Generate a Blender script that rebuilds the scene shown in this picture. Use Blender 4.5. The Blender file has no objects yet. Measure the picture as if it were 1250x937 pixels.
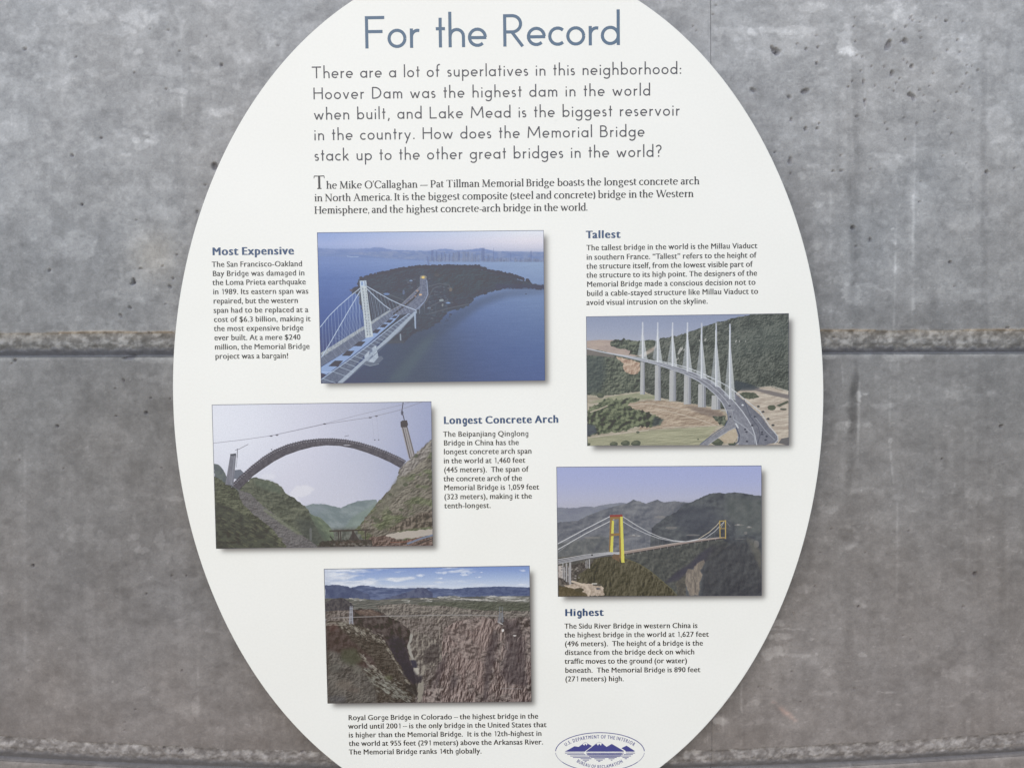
import bpy, math
import numpy as np
from mathutils import Matrix, Vector

# ---------------------------------------------------------------- camera, sky, sun, exposure
SC = bpy.context.scene
COL = SC.collection
MM = 0.001
TILT = math.radians(12)          # the concrete wall leans back a little
FOCAL, DIST, CXP, CYP = 1250.0, 1250.0, 625.0, 468.5     # photograph pixels / millimetres
RX, RY, RZ = (math.radians(a) for a in (3.21622523, -0.58623429, 0.72054348))


def rotmat():
    a, b, c = RX, RY, RZ
    Rx = np.array([[1, 0, 0], [0, math.cos(a), -math.sin(a)], [0, math.sin(a), math.cos(a)]])
    Ry = np.array([[math.cos(b), 0, math.sin(b)], [0, 1, 0], [-math.sin(b), 0, math.cos(b)]])
    Rz = np.array([[math.cos(c), -math.sin(c), 0], [math.sin(c), math.cos(c), 0], [0, 0, 1]])
    return Rz @ Rx @ Ry


RM = rotmat()
# sign frame: x right, y up along the wall, z out of the wall; ROOT stands it up in the world, sign centre at eye height
ROOT = Matrix.Translation((0, 0, 1.45)) @ Matrix.Rotation(math.radians(90) - TILT, 4, 'X')

cam = bpy.data.cameras.new('camera'); cam.lens = 36.0; cam.sensor_width = 36.0; cam.clip_start = 0.05; cam.clip_end = 500
cam_o = bpy.data.objects.new('camera', cam); COL.objects.link(cam_o)
_o = RM.T @ np.array([0, 0, DIST * MM])
_m = Matrix([[*RM.T[i], _o[i]] for i in range(3)] + [[0, 0, 0, 1]])
cam_o.matrix_world = ROOT @ _m
SC.camera = cam_o

SUN_EL, SUN_AZ = math.radians(37), math.radians(-12)     # azimuth measured from straight in front of the wall
world = bpy.data.worlds.new('World'); SC.world = world; world.use_nodes = True
wn = world.node_tree.nodes; bg = wn['Background']
sky = wn.new('ShaderNodeTexSky'); sky.sky_type = 'NISHITA'; sky.sun_disc = False
sky.sun_elevation = SUN_EL; sky.sun_rotation = math.pi - SUN_AZ
sky.air_density = 1.2; sky.dust_density = 0.9; sky.ozone_density = 1.2
world.node_tree.links.new(sky.outputs[0], bg.inputs[0]); bg.inputs[1].default_value = 0.14
sun = bpy.data.lights.new('sun', 'SUN'); sun.energy = 1.5; sun.angle = math.radians(60); sun.color = (1.0, 0.975, 0.95)
sun_o = bpy.data.objects.new('sun', sun); COL.objects.link(sun_o)
sd = Vector((math.sin(SUN_AZ) * math.cos(SUN_EL), -math.cos(SUN_AZ) * math.cos(SUN_EL), math.sin(SUN_EL)))   # towards the sun
sun_o.rotation_euler = sd.to_track_quat('Z', 'Y').to_euler(); sun_o.location = sd * 6
SC.view_settings.view_transform = 'Standard'; SC.view_settings.look = 'None'
SC.view_settings.gamma = 1.0; SC.view_settings.use_curve_mapping = False
SC.view_settings.exposure = 0.06
LIGHT = 1.05         # how much brighter than its base colour a surface shows
GLOSS = 0.055         # what the satin face adds by reflecting the sky


def px2mm(px, z=0.0):
    """photograph pixels -> millimetres in the sign frame, on the plane z (mm)"""
    p = np.atleast_2d(np.array(px, float))
    d = np.c_[(p[:, 0] - CXP) / FOCAL, -(p[:, 1] - CYP) / FOCAL, -np.ones(len(p))] @ RM
    o = np.array([0, 0, DIST]) @ RM
    t = (z - o[2]) / d[:, 2]
    return (o + d * t[:, None])[:, :2]


def lin(c):
    c = np.asarray(c, float) / 255.0
    return np.where(c <= 0.04045, c / 12.92, ((c + 0.055) / 1.055) ** 2.4)


# ---------------------------------------------------------------- helpers
def link(name, me, mat, parent=None):
    o = bpy.data.objects.new(name, me); COL.objects.link(o)
    if mat is not None: me.materials.append(mat)
    if parent is not None: o.parent = parent
    return o


def mesh_np(name, V, F):
    """V (n,3) in metres, F list of tuples or an (m,4)/(m,3) array"""
    me = bpy.data.meshes.new(name)
    V = np.asarray(V, np.float32)
    if isinstance(F, np.ndarray):
        me.vertices.add(len(V)); me.vertices.foreach_set('co', V.ravel())
        k = F.shape[1]; me.loops.add(F.size); me.loops.foreach_set('vertex_index', F.ravel().astype(np.int32))
        me.polygons.add(len(F)); me.polygons.foreach_set('loop_start', np.arange(0, F.size, k, dtype=np.int32))
        me.update(calc_edges=True); me.validate()
    else:
        me.from_pydata(V.tolist(), [], F); me.update()
    return me


def principled(name, color=None, rough=0.5, spec=0.5):
    m = bpy.data.materials.new(name); m.use_nodes = True
    b = m.node_tree.nodes['Principled BSDF']
    if color is not None: b.inputs['Base Color'].default_value = (*color, 1)
    b.inputs['Roughness'].default_value = rough
    b.inputs['Specular IOR Level'].default_value = spec
    return m, m.node_tree.nodes, m.node_tree.links, b


PRINT_ROUGH, PRINT_SPEC = 0.32, 0.5


def add_speckle(n, l, b, col_socket, amount=0.03, scale=900.0):
    """fine print grain: multiplies the colour a little"""
    tc = n.new('ShaderNodeTexCoord'); no = n.new('ShaderNodeTexNoise'); no.inputs['Scale'].default_value = scale; no.inputs['Detail'].default_value = 2
    l.new(tc.outputs['Object'], no.inputs['Vector'])
    mr = n.new('ShaderNodeMapRange'); mr.inputs[1].default_value = .3; mr.inputs[2].default_value = .7
    mr.inputs[3].default_value = 1 - amount; mr.inputs[4].default_value = 1 + amount
    l.new(no.outputs['Fac'], mr.inputs[0])
    mx = n.new('ShaderNodeVectorMath'); mx.operation = 'SCALE'
    l.new(col_socket, mx.inputs[0]); l.new(mr.outputs[0], mx.inputs['Scale'])
    l.new(mx.outputs[0], b.inputs['Base Color'])


def ink(name, rgb, grain=0.05):
    m, n, l, b = principled(name, None, PRINT_ROUGH, PRINT_SPEC)
    c = n.new('ShaderNodeRGB'); c.outputs[0].default_value = (*np.clip((lin(rgb) - GLOSS) / LIGHT, .006, 1), 1)
    add_speckle(n, l, b, c.outputs[0], grain)
    return m


def paper_material():
    m, n, l, b = principled('sign_face', None, PRINT_ROUGH, PRINT_SPEC)
    tc = n.new('ShaderNodeTexCoord')
    n1 = n.new('ShaderNodeTexNoise'); n1.inputs['Scale'].default_value = 7; n1.inputs['Detail'].default_value = 5
    n2 = n.new('ShaderNodeTexNoise'); n2.inputs['Scale'].default_value = 350; n2.inputs['Detail'].default_value = 3
    l.new(tc.outputs['Object'], n1.inputs['Vector']); l.new(tc.outputs['Object'], n2.inputs['Vector'])
    r1 = n.new('ShaderNodeMix'); r1.data_type = 'RGBA'
    r1.inputs[6].default_value = (*(lin((237, 236, 229)) / 1.08), 1); r1.inputs[7].default_value = (*(lin((246, 245, 240)) / 1.08), 1)
    l.new(n1.outputs['Fac'], r1.inputs[0])
    at = n.new('ShaderNodeAttribute'); at.attribute_name = 'soft_ink'
    dk = n.new('ShaderNodeMix'); dk.data_type = 'RGBA'; dk.inputs[7].default_value = (*(lin((78, 72, 72)) / LIGHT), 1)
    l.new(at.outputs['Fac'], dk.inputs[0]); l.new(r1.outputs[2], dk.inputs[6])
    mr = n.new('ShaderNodeMapRange'); mr.inputs[1].default_value = .3; mr.inputs[2].default_value = .7; mr.inputs[3].default_value = .985; mr.inputs[4].default_value = 1.015
    l.new(n2.outputs['Fac'], mr.inputs[0])
    mx = n.new('ShaderNodeVectorMath'); mx.operation = 'SCALE'; l.new(dk.outputs[2], mx.inputs[0]); l.new(mr.outputs[0], mx.inputs['Scale'])
    l.new(mx.outputs[0], b.inputs['Base Color'])
    bp = n.new('ShaderNodeBump'); bp.inputs['Strength'].default_value = .04; bp.inputs['Distance'].default_value = .0004
    l.new(n2.outputs['Fac'], bp.inputs['Height']); l.new(bp.outputs[0], b.inputs['Normal'])
    rr = n.new('ShaderNodeMapRange'); rr.inputs[3].default_value = PRINT_ROUGH - .05; rr.inputs[4].default_value = PRINT_ROUGH + .06
    l.new(n1.outputs['Fac'], rr.inputs[0]); l.new(rr.outputs[0], b.inputs['Roughness'])
    return m
# ---------------------------------------------------------------- flat print: the five photographs, painted in numpy
def vnoise(h, w, sx, sy, rng):
    gw, gh = int(w / sx) + 3, int(h / sy) + 3
    g = rng.random((gh, gw)).astype(np.float32)
    x = np.arange(w) / sx + rng.random(); y = np.arange(h) / sy + rng.random()
    xi = np.minimum(x.astype(int), gw - 2); yi = np.minimum(y.astype(int), gh - 2)
    fx = (x - xi).astype(np.float32); fy = (y - yi).astype(np.float32)
    fx = fx * fx * (3 - 2 * fx); fy = fy * fy * (3 - 2 * fy)
    r0 = g[yi][:, xi] * (1 - fx) + g[yi][:, xi + 1] * fx
    r1 = g[yi + 1][:, xi] * (1 - fx) + g[yi + 1][:, xi + 1] * fx
    return r0 * (1 - fy)[:, None] + r1 * fy[:, None]


def fbm(h, w, sx, sy, rng, octs=4, gain=0.55):
    out = np.zeros((h, w), np.float32); a = 1.0; t = 0
    for _ in range(octs):
        out += a * vnoise(h, w, max(sx, 1.01), max(sy, 1.01), rng); t += a
        a *= gain; sx /= 2.03; sy /= 2.03
    return out / t


def shift_rows(a, slope):
    """slant a texture: rows slide sideways as they go down"""
    h, w = a.shape
    ix = (np.arange(w)[None, :] + (np.arange(h)[:, None] * slope).astype(int)) % w
    return np.take_along_axis(a, ix, 1)


class Paint:
    """canvas of the print; coordinates run over the printed rectangle as given by its four corners"""
    def __init__(self, TL, TR, BR, BL, seed):
        self.c = [np.array(p, float) for p in (TL, TR, BR, BL)]
        self.w = int((TR[0] - TL[0] + BR[0] - BL[0]) / 2); self.h = int((BL[1] - TL[1] + BR[1] - TR[1]) / 2)
        self.rng = np.random.default_rng(seed)
        self.a = np.zeros((self.h, self.w, 3), np.float32)
        self.Y, self.X = np.mgrid[0:self.h, 0:self.w].astype(np.float32)

    def m(self, pts):
        TL, TR, BR, BL = self.c
        p = np.array(pts, float).reshape(-1, 2); u = np.full(len(p), .5); v = np.full(len(p), .5)
        for _ in range(4):
            xl = TL[0] + (BL[0] - TL[0]) * v; xr = TR[0] + (BR[0] - TR[0]) * v
            u = (p[:, 0] - xl) / (xr - xl)
            yt = TL[1] + (TR[1] - TL[1]) * u; yb = BL[1] + (BR[1] - BL[1]) * u
            v = (p[:, 1] - yt) / (yb - yt)
        return np.c_[u * self.w, v * self.h]

    def n(self, sx, sy=None, octs=4, gain=.55):
        return fbm(self.h, self.w, sx, sy or sx, self.rng, octs, gain)

    def tex(self, c1, c2, sx, sy=None, octs=4, con=2.2, slant=0, gain=.6):
        t = self.n(sx, sy, octs, gain)
        if slant: t = shift_rows(t, slant)
        t = np.clip((t - .5) * con + .5, 0, 1)[..., None]
        return np.array(c1, np.float32) / 255 * (1 - t) + np.array(c2, np.float32) / 255 * t

    def relief(self, lo, hi, sx, sy=None, octs=5, con=1.0, slant=0, light=(-1, -1), base=.35, ridge=False):
        """broken ground: noise terrain lit from one side, so crowns and ledges get a bright and a dark face"""
        sy = (sy or sx) * 1.7; sx *= 1.7
        t = self.n(sx, sy, 3, .62)
        if slant: t = shift_rows(t, slant)
        if ridge: t = 1 - np.abs(2 * t - 1) * 2.2
        k = max(3, int(min(sx, sy) * .4)); s = np.roll(t, (k, k if light[0] < 0 else -k), (0, 1)) - t if light[1] < 0 else np.roll(t, (-k, k), (0, 1)) - t
        s = s / (s.std() + 1e-6) * .30 * con + (self.n(sx * 3, sy * 3, 3) - .5) * base * 2 + .5 + (self.n(4, 4, 2) - .5) * .25 * con
        s = np.clip(s, 0, 1)[..., None]
        return np.array(lo, np.float32) / 255 * (1 - s) + np.array(hi, np.float32) / 255 * s

    def rough(self, pts, amp, step=9):
        p = self.m(pts); out = []
        for i in range(len(p)):
            a, b = p[i], p[(i + 1) % len(p)]
            k = max(1, int(np.hypot(*(b - a)) / step))
            for j in range(k):
                q = a + (b - a) * j / k
                out.append(q + (self.rng.random(2) - .5) * amp * 2 * (j > 0 or k > 1))
        return np.array(out)

    def mask(self, p, soft=0.0):
        x0, y0 = np.floor(p.min(0) - 2 - soft).astype(int); x1, y1 = np.ceil(p.max(0) + 2 + soft).astype(int)
        x0, y0 = max(x0, 0), max(y0, 0); x1, y1 = min(x1, self.w), min(y1, self.h)
        if x1 <= x0 or y1 <= y0: return None
        X = self.X[y0:y1, x0:x1] + .5; Y = self.Y[y0:y1, x0:x1] + .5
        ins = np.zeros(X.shape, bool)
        for i in range(len(p)):
            (ax, ay), (bx, by) = p[i], p[(i + 1) % len(p)]
            if ay == by: continue
            r0, r1 = sorted((ay, by)); j0 = max(0, int(r0 - y0 - 1)); j1 = min(Y.shape[0], int(r1 - y0 + 2))
            if j1 <= j0: continue
            Ys = Y[j0:j1, :1]; sel = (Ys > r0) & (Ys <= r1)
            xc = ax + (Ys - ay) * (bx - ax) / (by - ay)
            ins[j0:j1] ^= sel & (X[j0:j1] > xc)
        m = ins.astype(np.float32)
        if soft > 0:
            k = max(1, int(soft))
            for _ in range(2):
                for ax in (0, 1):
                    pad = [(0, 0), (0, 0)]; pad[ax] = (k + 1, k)
                    c = np.cumsum(np.pad(m, pad, mode='edge'), axis=ax)
                    m = (c[2 * k + 1:] - c[:-2 * k - 1])[:m.shape[0]] / (2 * k + 1) if ax == 0 else (c[:, 2 * k + 1:] - c[:, :-2 * k - 1])[:, :m.shape[1]] / (2 * k + 1)
        return m, x0, y0, x1, y1

    def put(self, mk, col, alpha=1.0):
        if mk is None: return
        m, x0, y0, x1, y1 = mk
        if isinstance(col, np.ndarray) and col.ndim == 3: col = col[y0:y1, x0:x1]
        else: col = np.array(col, np.float32) / 255
        if isinstance(alpha, np.ndarray): alpha = alpha[y0:y1, x0:x1]
        m = (m * alpha)[..., None]
        self.a[y0:y1, x0:x1] = self.a[y0:y1, x0:x1] * (1 - m) + col * m

    def poly(self, pts, col, alpha=1.0, rough=0, soft=0, step=9):
        p = self.rough(pts, rough, step) if rough else self.m(pts)
        self.put(self.mask(p, soft), col, alpha)

    def line(self, pts, w, col, alpha=1.0, taper=None):
        p = self.m(pts)
        x0, y0 = np.floor(p.min(0) - w - 1).astype(int); x1, y1 = np.ceil(p.max(0) + w + 1).astype(int)
        x0, y0 = max(x0, 0), max(y0, 0); x1, y1 = min(x1, self.w), min(y1, self.h)
        if x1 <= x0 or y1 <= y0: return
        X = self.X[y0:y1, x0:x1] + .5; Y = self.Y[y0:y1, x0:x1] + .5; m = np.zeros(X.shape, np.float32)
        for a, b in zip(p[:-1], p[1:]):
            d = b - a; L = max(float(d @ d), 1e-6)
            t = np.clip(((X - a[0]) * d[0] + (Y - a[1]) * d[1]) / L, 0, 1)
            dist = np.hypot(X - a[0] - t * d[0], Y - a[1] - t * d[1])
            m = np.maximum(m, np.clip(w / 2 + .5 - dist, 0, 1))
        self.put((m, x0, y0, x1, y1), col, alpha)

    def blob(self, x, y, rx, ry, col, alpha=1.0, ang=0):
        t = np.linspace(0, 2 * math.pi, 14)[:-1]
        r = 1 + .25 * (self.rng.random(13) - .5)
        q = np.c_[np.cos(t) * rx * r, np.sin(t) * ry * r]
        c, s = math.cos(ang), math.sin(ang)
        self.poly(np.c_[x + q[:, 0] * c - q[:, 1] * s, y + q[:, 0] * s + q[:, 1] * c], col, alpha)

    def vgrad(self, stops):
        ys = [s[0] for s in stops]
        return np.stack([np.interp(self.Y, ys, [s[1][k] / 255 for s in stops]) for k in range(3)], -1).astype(np.float32)

    def finish(self, grain=.012, border=(70, 74, 92), bw=3, sat=.85):
        g = self.a.mean(-1, keepdims=True); self.a = g + (self.a - g) * sat
        self.a += (self.rng.random((self.h, self.w, 1)).astype(np.float32) - .5) * grain * 2
        self.a += (self.n(3, 3, 1)[..., None] - .5) * grain * 2
        b = np.array(border, np.float32) / 255
        for s in (np.s_[:bw], np.s_[-bw + 1:], np.s_[:, :bw], np.s_[:, -bw + 1:]): self.a[s] = self.a[s] * .25 + b * .75
        return np.clip(self.a, 0, 1)


def mixc(a, b, t):
    return a * (1 - t[..., None]) + b * t[..., None]


def lerp(a, b, t): return (a[0] + (b[0] - a[0]) * t, a[1] + (b[1] - a[1]) * t)


def paint_bay():
    P = Paint((29, 57), (1182, 46), (1189, 810), (49, 825), 11)
    W, H = P.w, P.h; U = P.X / W
    # dusk sky: blue at left, pale and pink at right
    skyL = P.vgrad([(0, (146, 166, 212)), (60, (160, 174, 214)), (110, (148, 164, 204))])
    skyR = P.vgrad([(0, (226, 230, 238)), (45, (226, 222, 230)), (90, (212, 208, 222)), (120, (180, 184, 210))])
    P.a = mixc(skyL, skyR, np.clip(U * 1.15 - .05, 0, 1))
    # water
    wl = P.vgrad([(90, (132, 148, 196)), (150, (128, 146, 196)), (230, (104, 126, 182)), (420, (82, 102, 160)), (560, (74, 88, 136)), (800, (66, 74, 104))])
    wr = P.vgrad([(150, (158, 174, 204)), (230, (146, 162, 196)), (330, (128, 146, 184)), (480, (108, 126, 168)), (620, (94, 112, 158)), (800, (90, 104, 150))])
    water = mixc(wl, wr, np.clip(U * 1.1 - .05, 0, 1))
    mid = np.exp(-((U - .42) / .2) ** 2) * np.clip((P.Y - 330) / 200, 0, 1) * .85
    water = mixc(water, np.zeros_like(water) + np.array((82, 90, 108), np.float32) / 255, mid)
    water += (P.n(60, 4, 3)[..., None] - .5) * .035
    P.poly([(0, 165), (400, 168), (1200, 176), (1200, 900), (0, 900)], water)
    # far hills and haze band
    P.poly([(20, 136), (120, 140), (240, 139), (300, 136), (335, 131), (370, 137), (420, 146), (520, 150), (600, 150), (680, 138), (740, 148), (800, 144), (870, 136), (930, 152), (1200, 160), (1200, 200), (560, 200), (400, 190), (200, 182), (20, 176)],
           P.tex((124, 142, 188), (138, 152, 194), 60, 8), rough=1.5, soft=1)
    P.poly([(180, 160), (420, 152), (560, 155), (620, 150), (1200, 156), (1200, 206), (900, 204), (600, 200), (380, 186)], P.tex((128, 144, 186), (146, 156, 190), 22, 8, con=3), soft=2)
    rng = P.rng
    for i in range(230):     # the skyline
        x = 596 + rng.random() * 590; b = 204 - abs(x - 800) * .0 + rng.random() * 3; w = 4 + rng.random() * 8
        env = 34 * math.exp(-((x - 780) / 130) ** 2) + 22 * math.exp(-((x - 640) / 40) ** 2) + 20
        h = env * (.3 + .75 * rng.random() ** 1.6); c = 116 + rng.random() * 34
        P.poly([(x, b - h), (x + w, b - h), (x + w, b), (x, b)], (c, c + 8, c + 36), .5)
    for x, w, t in ((610, 12, 146), (866, 16, 135), (925, 5, 134), (634, 8, 152), (660, 7, 160), (745, 11, 152), (700, 8, 166), (680, 6, 168), (1012, 5, 152), (1115, 6, 150)):
        P.poly([(x + (w * .4 if w < 6 else 0), t), (x + w * (.6 if w < 6 else 1), t), (x + w, 200), (x, 200)], (108, 120, 160), .55)
    for i in range(60):
        P.blob(590 + rng.random() * 590, 185 + rng.random() * 18, 2, 1.3, (190, 180, 190), .5)
    P.line([(182, 177), (205, 181), (240, 180)], 3, (196, 206, 226), .7)
    P.line([(590, 180), (600, 228)], 9, (112, 124, 164), .6); P.line([(577, 185), (580, 232)], 4, (150, 160, 190), .5)
    P.poly([(20, 280), (200, 282), (500, 300), (500, 306), (200, 296), (20, 290)], (98, 120, 176), .35, soft=4)
    # reflection of the island in the calm water
    P.poly([(360, 560), (540, 545), (700, 470), (830, 400), (900, 372), (1000, 350), (1185, 345), (1185, 362), (1000, 380), (870, 430), (690, 560), (560, 640), (430, 815), (150, 815), (300, 700)], (76, 84, 104), .5, soft=14)
    # island
    isl = [(196, 345), (236, 330), (240, 292), (262, 286), (300, 272), (360, 262), (415, 246), (460, 236), (505, 231), (560, 226), (640, 222), (720, 222), (800, 222), (848, 226), (858, 244), (905, 246), (975, 262), (1030, 272), (1050, 296), (1120, 304), (1128, 318), (1182, 322), (1182, 346), (1100, 340), (1000, 340), (940, 350), (890, 366), (832, 384), (826, 404), (800, 430), (740, 448), (690, 465), (660, 505), (600, 545), (520, 570), (470, 618), (400, 612), (330, 560), (250, 430), (240, 372), (210, 364)]
    dk = P.relief((62, 67, 83), (84, 91, 104), 8, 5, con=.55)
    P.poly(isl, dk, rough=5, step=7)
    P.poly([(600, 240), (850, 235), (1010, 290), (860, 350), (720, 380), (620, 300)], P.relief((58, 65, 77), (84, 93, 102), 9, 6, con=.7), .8, soft=12)
    for i in range(260):
        t = rng.random(); x = 250 + t * 860
        yt = np.interp(x, [240, 300, 415, 505, 640, 848, 905, 1030, 1120], [292, 272, 246, 231, 222, 226, 246, 272, 304])
        P.blob(x, yt + rng.random() * 8 - 1, 5 + rng.random() * 5, 4 + rng.random() * 4, (64, 70, 88))
    P.poly([(940, 318), (1185, 322), (1185, 346), (940, 342)], (70, 76, 100), .6, soft=3)
    P.poly([(380, 600), (470, 606), (474, 618), (386, 622)], (86, 88, 100))
    # town, roads and trees below the tunnel
    for i in range(150):
        x = 440 + rng.random() * 270; y = 290 + rng.random() * 240
        if (x - 560) * .6 + 400 < y - 60: continue
        P.blob(x, y, 3 + rng.random() * 7, 1.5 + rng.random() * 3, [(94, 100, 118), (60, 64, 80), (112, 112, 124), (74, 80, 98)][i % 4], .7)
    for p in ([(600, 330), (650, 316), (700, 322), (716, 350)], [(604, 372), (620, 340), (660, 328)], [(590, 440), (660, 405), (720, 412)], [(600, 470), (700, 440), (800, 420)], [(330, 360), (400, 372), (470, 400)]):
        P.line(p, 6, (104, 104, 114), .7)
    for x, y, rx, ry, c in ((384, 369, 16, 6, (126, 150, 196)), (508, 301, 8, 4, (150, 166, 200)), (662, 400, 12, 6, (170, 176, 180)), (696, 414, 13, 4, (150, 178, 226)), (668, 425, 5, 8, (150, 150, 150)), (710, 346, 8, 10, (128, 112, 104)), (600, 440, 10, 4, (128, 140, 160)), (640, 272, 14, 8, (92, 86, 92)), (204, 350, 8, 5, (110, 96, 104)), (470, 360, 6, 12, (110, 120, 150)), (1092, 368, 5, 3, (86, 92, 112))):
        P.blob(x, y, rx, ry, c, .85)
    # far viaduct curving to the tunnel
    P.poly([(552, 286), (586, 286), (590, 330), (592, 372), (578, 400), (548, 436), (520, 458), (470, 430), (500, 400), (540, 362), (556, 330)], P.tex((110, 118, 146), (128, 132, 154), 8, con=2))
    P.line([(588, 300), (594, 370), (578, 405), (545, 445)], 4, (150, 158, 186)); P.line([(600, 372), (590, 402), (565, 430)], 3, (110, 104, 112))
    P.poly([(455, 432), (512, 372), (552, 338), (556, 352), (530, 392), (480, 436)], (134, 130, 142), .8)
    P.line([(500, 424), (535, 390), (552, 372)], 5, (64, 66, 84))
    P.blob(570, 283, 17, 10, (150, 140, 130)); P.blob(570, 284, 8, 6, (250, 212, 130)); P.blob(556, 372, 8, 4, (240, 190, 150)); P.blob(540, 352, 7, 4, (200, 160, 140), .8); P.blob(545, 385, 5, 3, (210, 170, 150), .8)
    for x in (556, 576, 600, 632, 690): P.line([(x, 400), (x + 1, 468)], 2.5, (96, 100, 120), .7)
    # light reflection streak
    P.poly([(384, 818), (470, 818), (600, 640), (640, 560), (570, 600), (480, 700)], (98, 112, 118), .45, soft=14)
    # pier foot
    P.poly([(262, 716), (300, 690), (358, 684), (368, 698), (340, 724), (290, 733)], (112, 118, 136)); P.poly([(262, 720), (300, 732), (345, 722), (345, 726), (300, 737), (266, 727)], (140, 146, 160))
    P.poly([(280, 640), (330, 632), (342, 690), (318, 718), (284, 712), (270, 690)], P.tex((176, 182, 198), (206, 210, 218), 10)); P.poly([(296, 650), (310, 640), (314, 690), (290, 700)], (96, 104, 130), .7)
    # decks
    grey = P.tex((104, 110, 132), (124, 128, 148), 9, con=2)
    P.poly([(48, 690), (270, 540), (400, 452), (450, 428), (500, 400), (520, 432), (330, 545), (300, 575), (180, 660), (48, 738)], grey)      # far deck
    P.poly([(48, 668), (100, 636), (272, 528), (400, 448), (404, 456), (276, 544), (110, 652), (52, 690)], P.tex((150, 154, 166), (188, 188, 190), 5, con=4))
    P.poly([(48, 742), (180, 660), (300, 578), (330, 548), (440, 462), (462, 448), (470, 446), (462, 462), (420, 508), (290, 620), (200, 690), (48, 800)], (158, 176, 214))    # blue steel between decks
    holes = [(130, 720, 1.35), (192, 668, 1.2), (250, 620, 1.1), (333, 556, .9), (372, 528, .8), (400, 505, .75), (427, 484, .62), (450, 464, .5)]
    for x, y, k in holes: P.poly([(x - 32 * k, y + 12 * k), (x - 8 * k, y - 9 * k), (x + 24 * k, y - 9 * k), (x + 4 * k, y + 13 * k)], (62, 66, 88))
    P.poly([(48, 770), (75, 778), (60, 800), (48, 802)], (60, 68, 96)); P.line([(55, 765), (90, 768), (140, 755)], 6, (186, 200, 232), .8)
    P.poly([(48, 806), (200, 700), (300, 625), (420, 530), (520, 448), (540, 452), (440, 545), (300, 650), (150, 815), (60, 825)], P.tex((98, 104, 126), (120, 126, 146), 9, con=2))   # near deck
    P.line([(48, 806), (200, 698), (300, 622), (420, 524), (530, 444)], 4, (190, 202, 226))
    P.poly([(132, 822), (300, 672), (520, 462), (536, 452), (538, 462), (450, 560), (340, 652), (160, 822)], (176, 182, 196))
    P.line([(160, 822), (310, 690), (450, 555), (536, 466)], 3, (120, 126, 144))
    for i in range(24):
        t = i / 23.; t2 = t ** .72
        a = lerp((60, 800), (528, 446), t2); b = lerp((128, 830), (536, 456), t2)
        P.line([a, (b[0] + 18 * (1 - t), b[1])], 2.6 - 1.2 * t, (196, 204, 218), .85)
        a = lerp((60, 686), (500, 402), t2); b = lerp((86, 722), (512, 420), t2)
        if not 258 < a[0] < 300: P.line([a, b], 2, (150, 156, 176), .7)
    P.poly([(405, 452), (455, 424), (512, 372), (552, 332), (554, 290), (584, 288), (590, 330), (592, 372), (576, 404), (540, 446), (524, 458), (490, 470), (440, 476)], P.tex((104, 108, 130), (130, 132, 150), 7, con=2.5))
    P.line([(420, 470), (470, 432), (520, 392), (548, 356)], 8, (60, 62, 80)); P.line([(440, 478), (500, 430), (546, 388), (560, 350), (566, 300)], 2, (150, 150, 160), .8); P.line([(588, 300), (594, 370), (578, 405), (530, 452)], 4, (158, 164, 188)); P.line([(405, 452), (455, 424), (512, 370), (550, 334)], 3, (150, 146, 152))
    P.blob(556, 372, 8, 4, (240, 190, 150)); P.blob(540, 352, 7, 4, (200, 160, 140), .8); P.blob(530, 380, 5, 3, (210, 170, 150), .8); P.blob(570, 283, 17, 9, (150, 140, 130)); P.blob(570, 284, 8, 6, (250, 212, 130))
    for i in range(9): P.blob(470 + i * 9, 428 - i * 8.5, 3, 2, (190, 150, 130), .6)
    P.line([(527, 462), (531, 540)], 9, (178, 188, 208)); P.line([(533, 470), (534, 545)], 3, (96, 104, 130)); P.line([(454, 574), (455, 602)], 7, (160, 166, 178)); P.line([(551, 440), (551, 468)], 3, (140, 146, 160)); P.line([(574, 400), (575, 440)], 3, (120, 126, 146), .8)
    # cables
    cab = (206, 214, 232)
    L1 = [(252, 336), (200, 378), (140, 430), (90, 480), (46, 536)]
    L2 = [(250, 352), (215, 410), (180, 470), (140, 540), (100, 610), (52, 690)]
    R1 = [(284, 330), (340, 362), (400, 396), (460, 424), (532, 450)]
    R2 = [(284, 342), (330, 388), (370, 424), (402, 446)]
    def at(pl, t):
        s = t * (len(pl) - 1); i = min(int(s), len(pl) - 2); return lerp(pl[i], pl[i + 1], s - i)
    for i in range(12):
        t = (i + .6) / 12.4
        P.line([at(L1, t), lerp((256, 540), (52, 690), min(1, t * 1.02))], 1.9, cab, .55)
        P.line([at(L2, t), lerp((262, 548), (60, 690), t)], 1.7, cab, .5)
        P.line([at(L2, t * .8), (at(L2, t * .8)[0] + 46 - 10 * t, 560 + 40 * t)], 1.5, cab, .42)
        P.line([at(R1, t), lerp((320, 500), (534, 452), t)], 1.8, (170, 178, 200), .6)
        P.line([at(R2, t), lerp((312, 510), (402, 446), t)], 1.6, (170, 180, 210), .6)
    for pl, w in ((L1, 4), (L2, 4), (R1, 4), (R2, 4)): P.line(pl, w, cab, .95)
    # tower
    P.poly([(246, 302), (280, 300), (284, 352), (296, 450), (315, 585), (276, 592), (262, 450), (250, 350)], P.tex((196, 200, 208), (220, 221, 220), 8))
    P.poly([(246, 302), (280, 300), (282, 328), (249, 330)], (206, 214, 226)); P.poly([(254, 306), (262, 306), (263, 324), (255, 324)], (136, 158, 204)); P.line([(272, 304), (275, 326)], 5, (140, 150, 178), .8)
    for i in range(17):
        t = i / 17.; y = 340 + 245 * t; xa = 262 + 25 * t; xb = 277 + 24 * t
        P.line([(xa, y), (xa + 1, y + 7)], 4.5, (120, 124, 134), .85); P.line([(xb, y), (xb + 1, y + 7)], 4, (130, 134, 144), .8)
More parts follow.
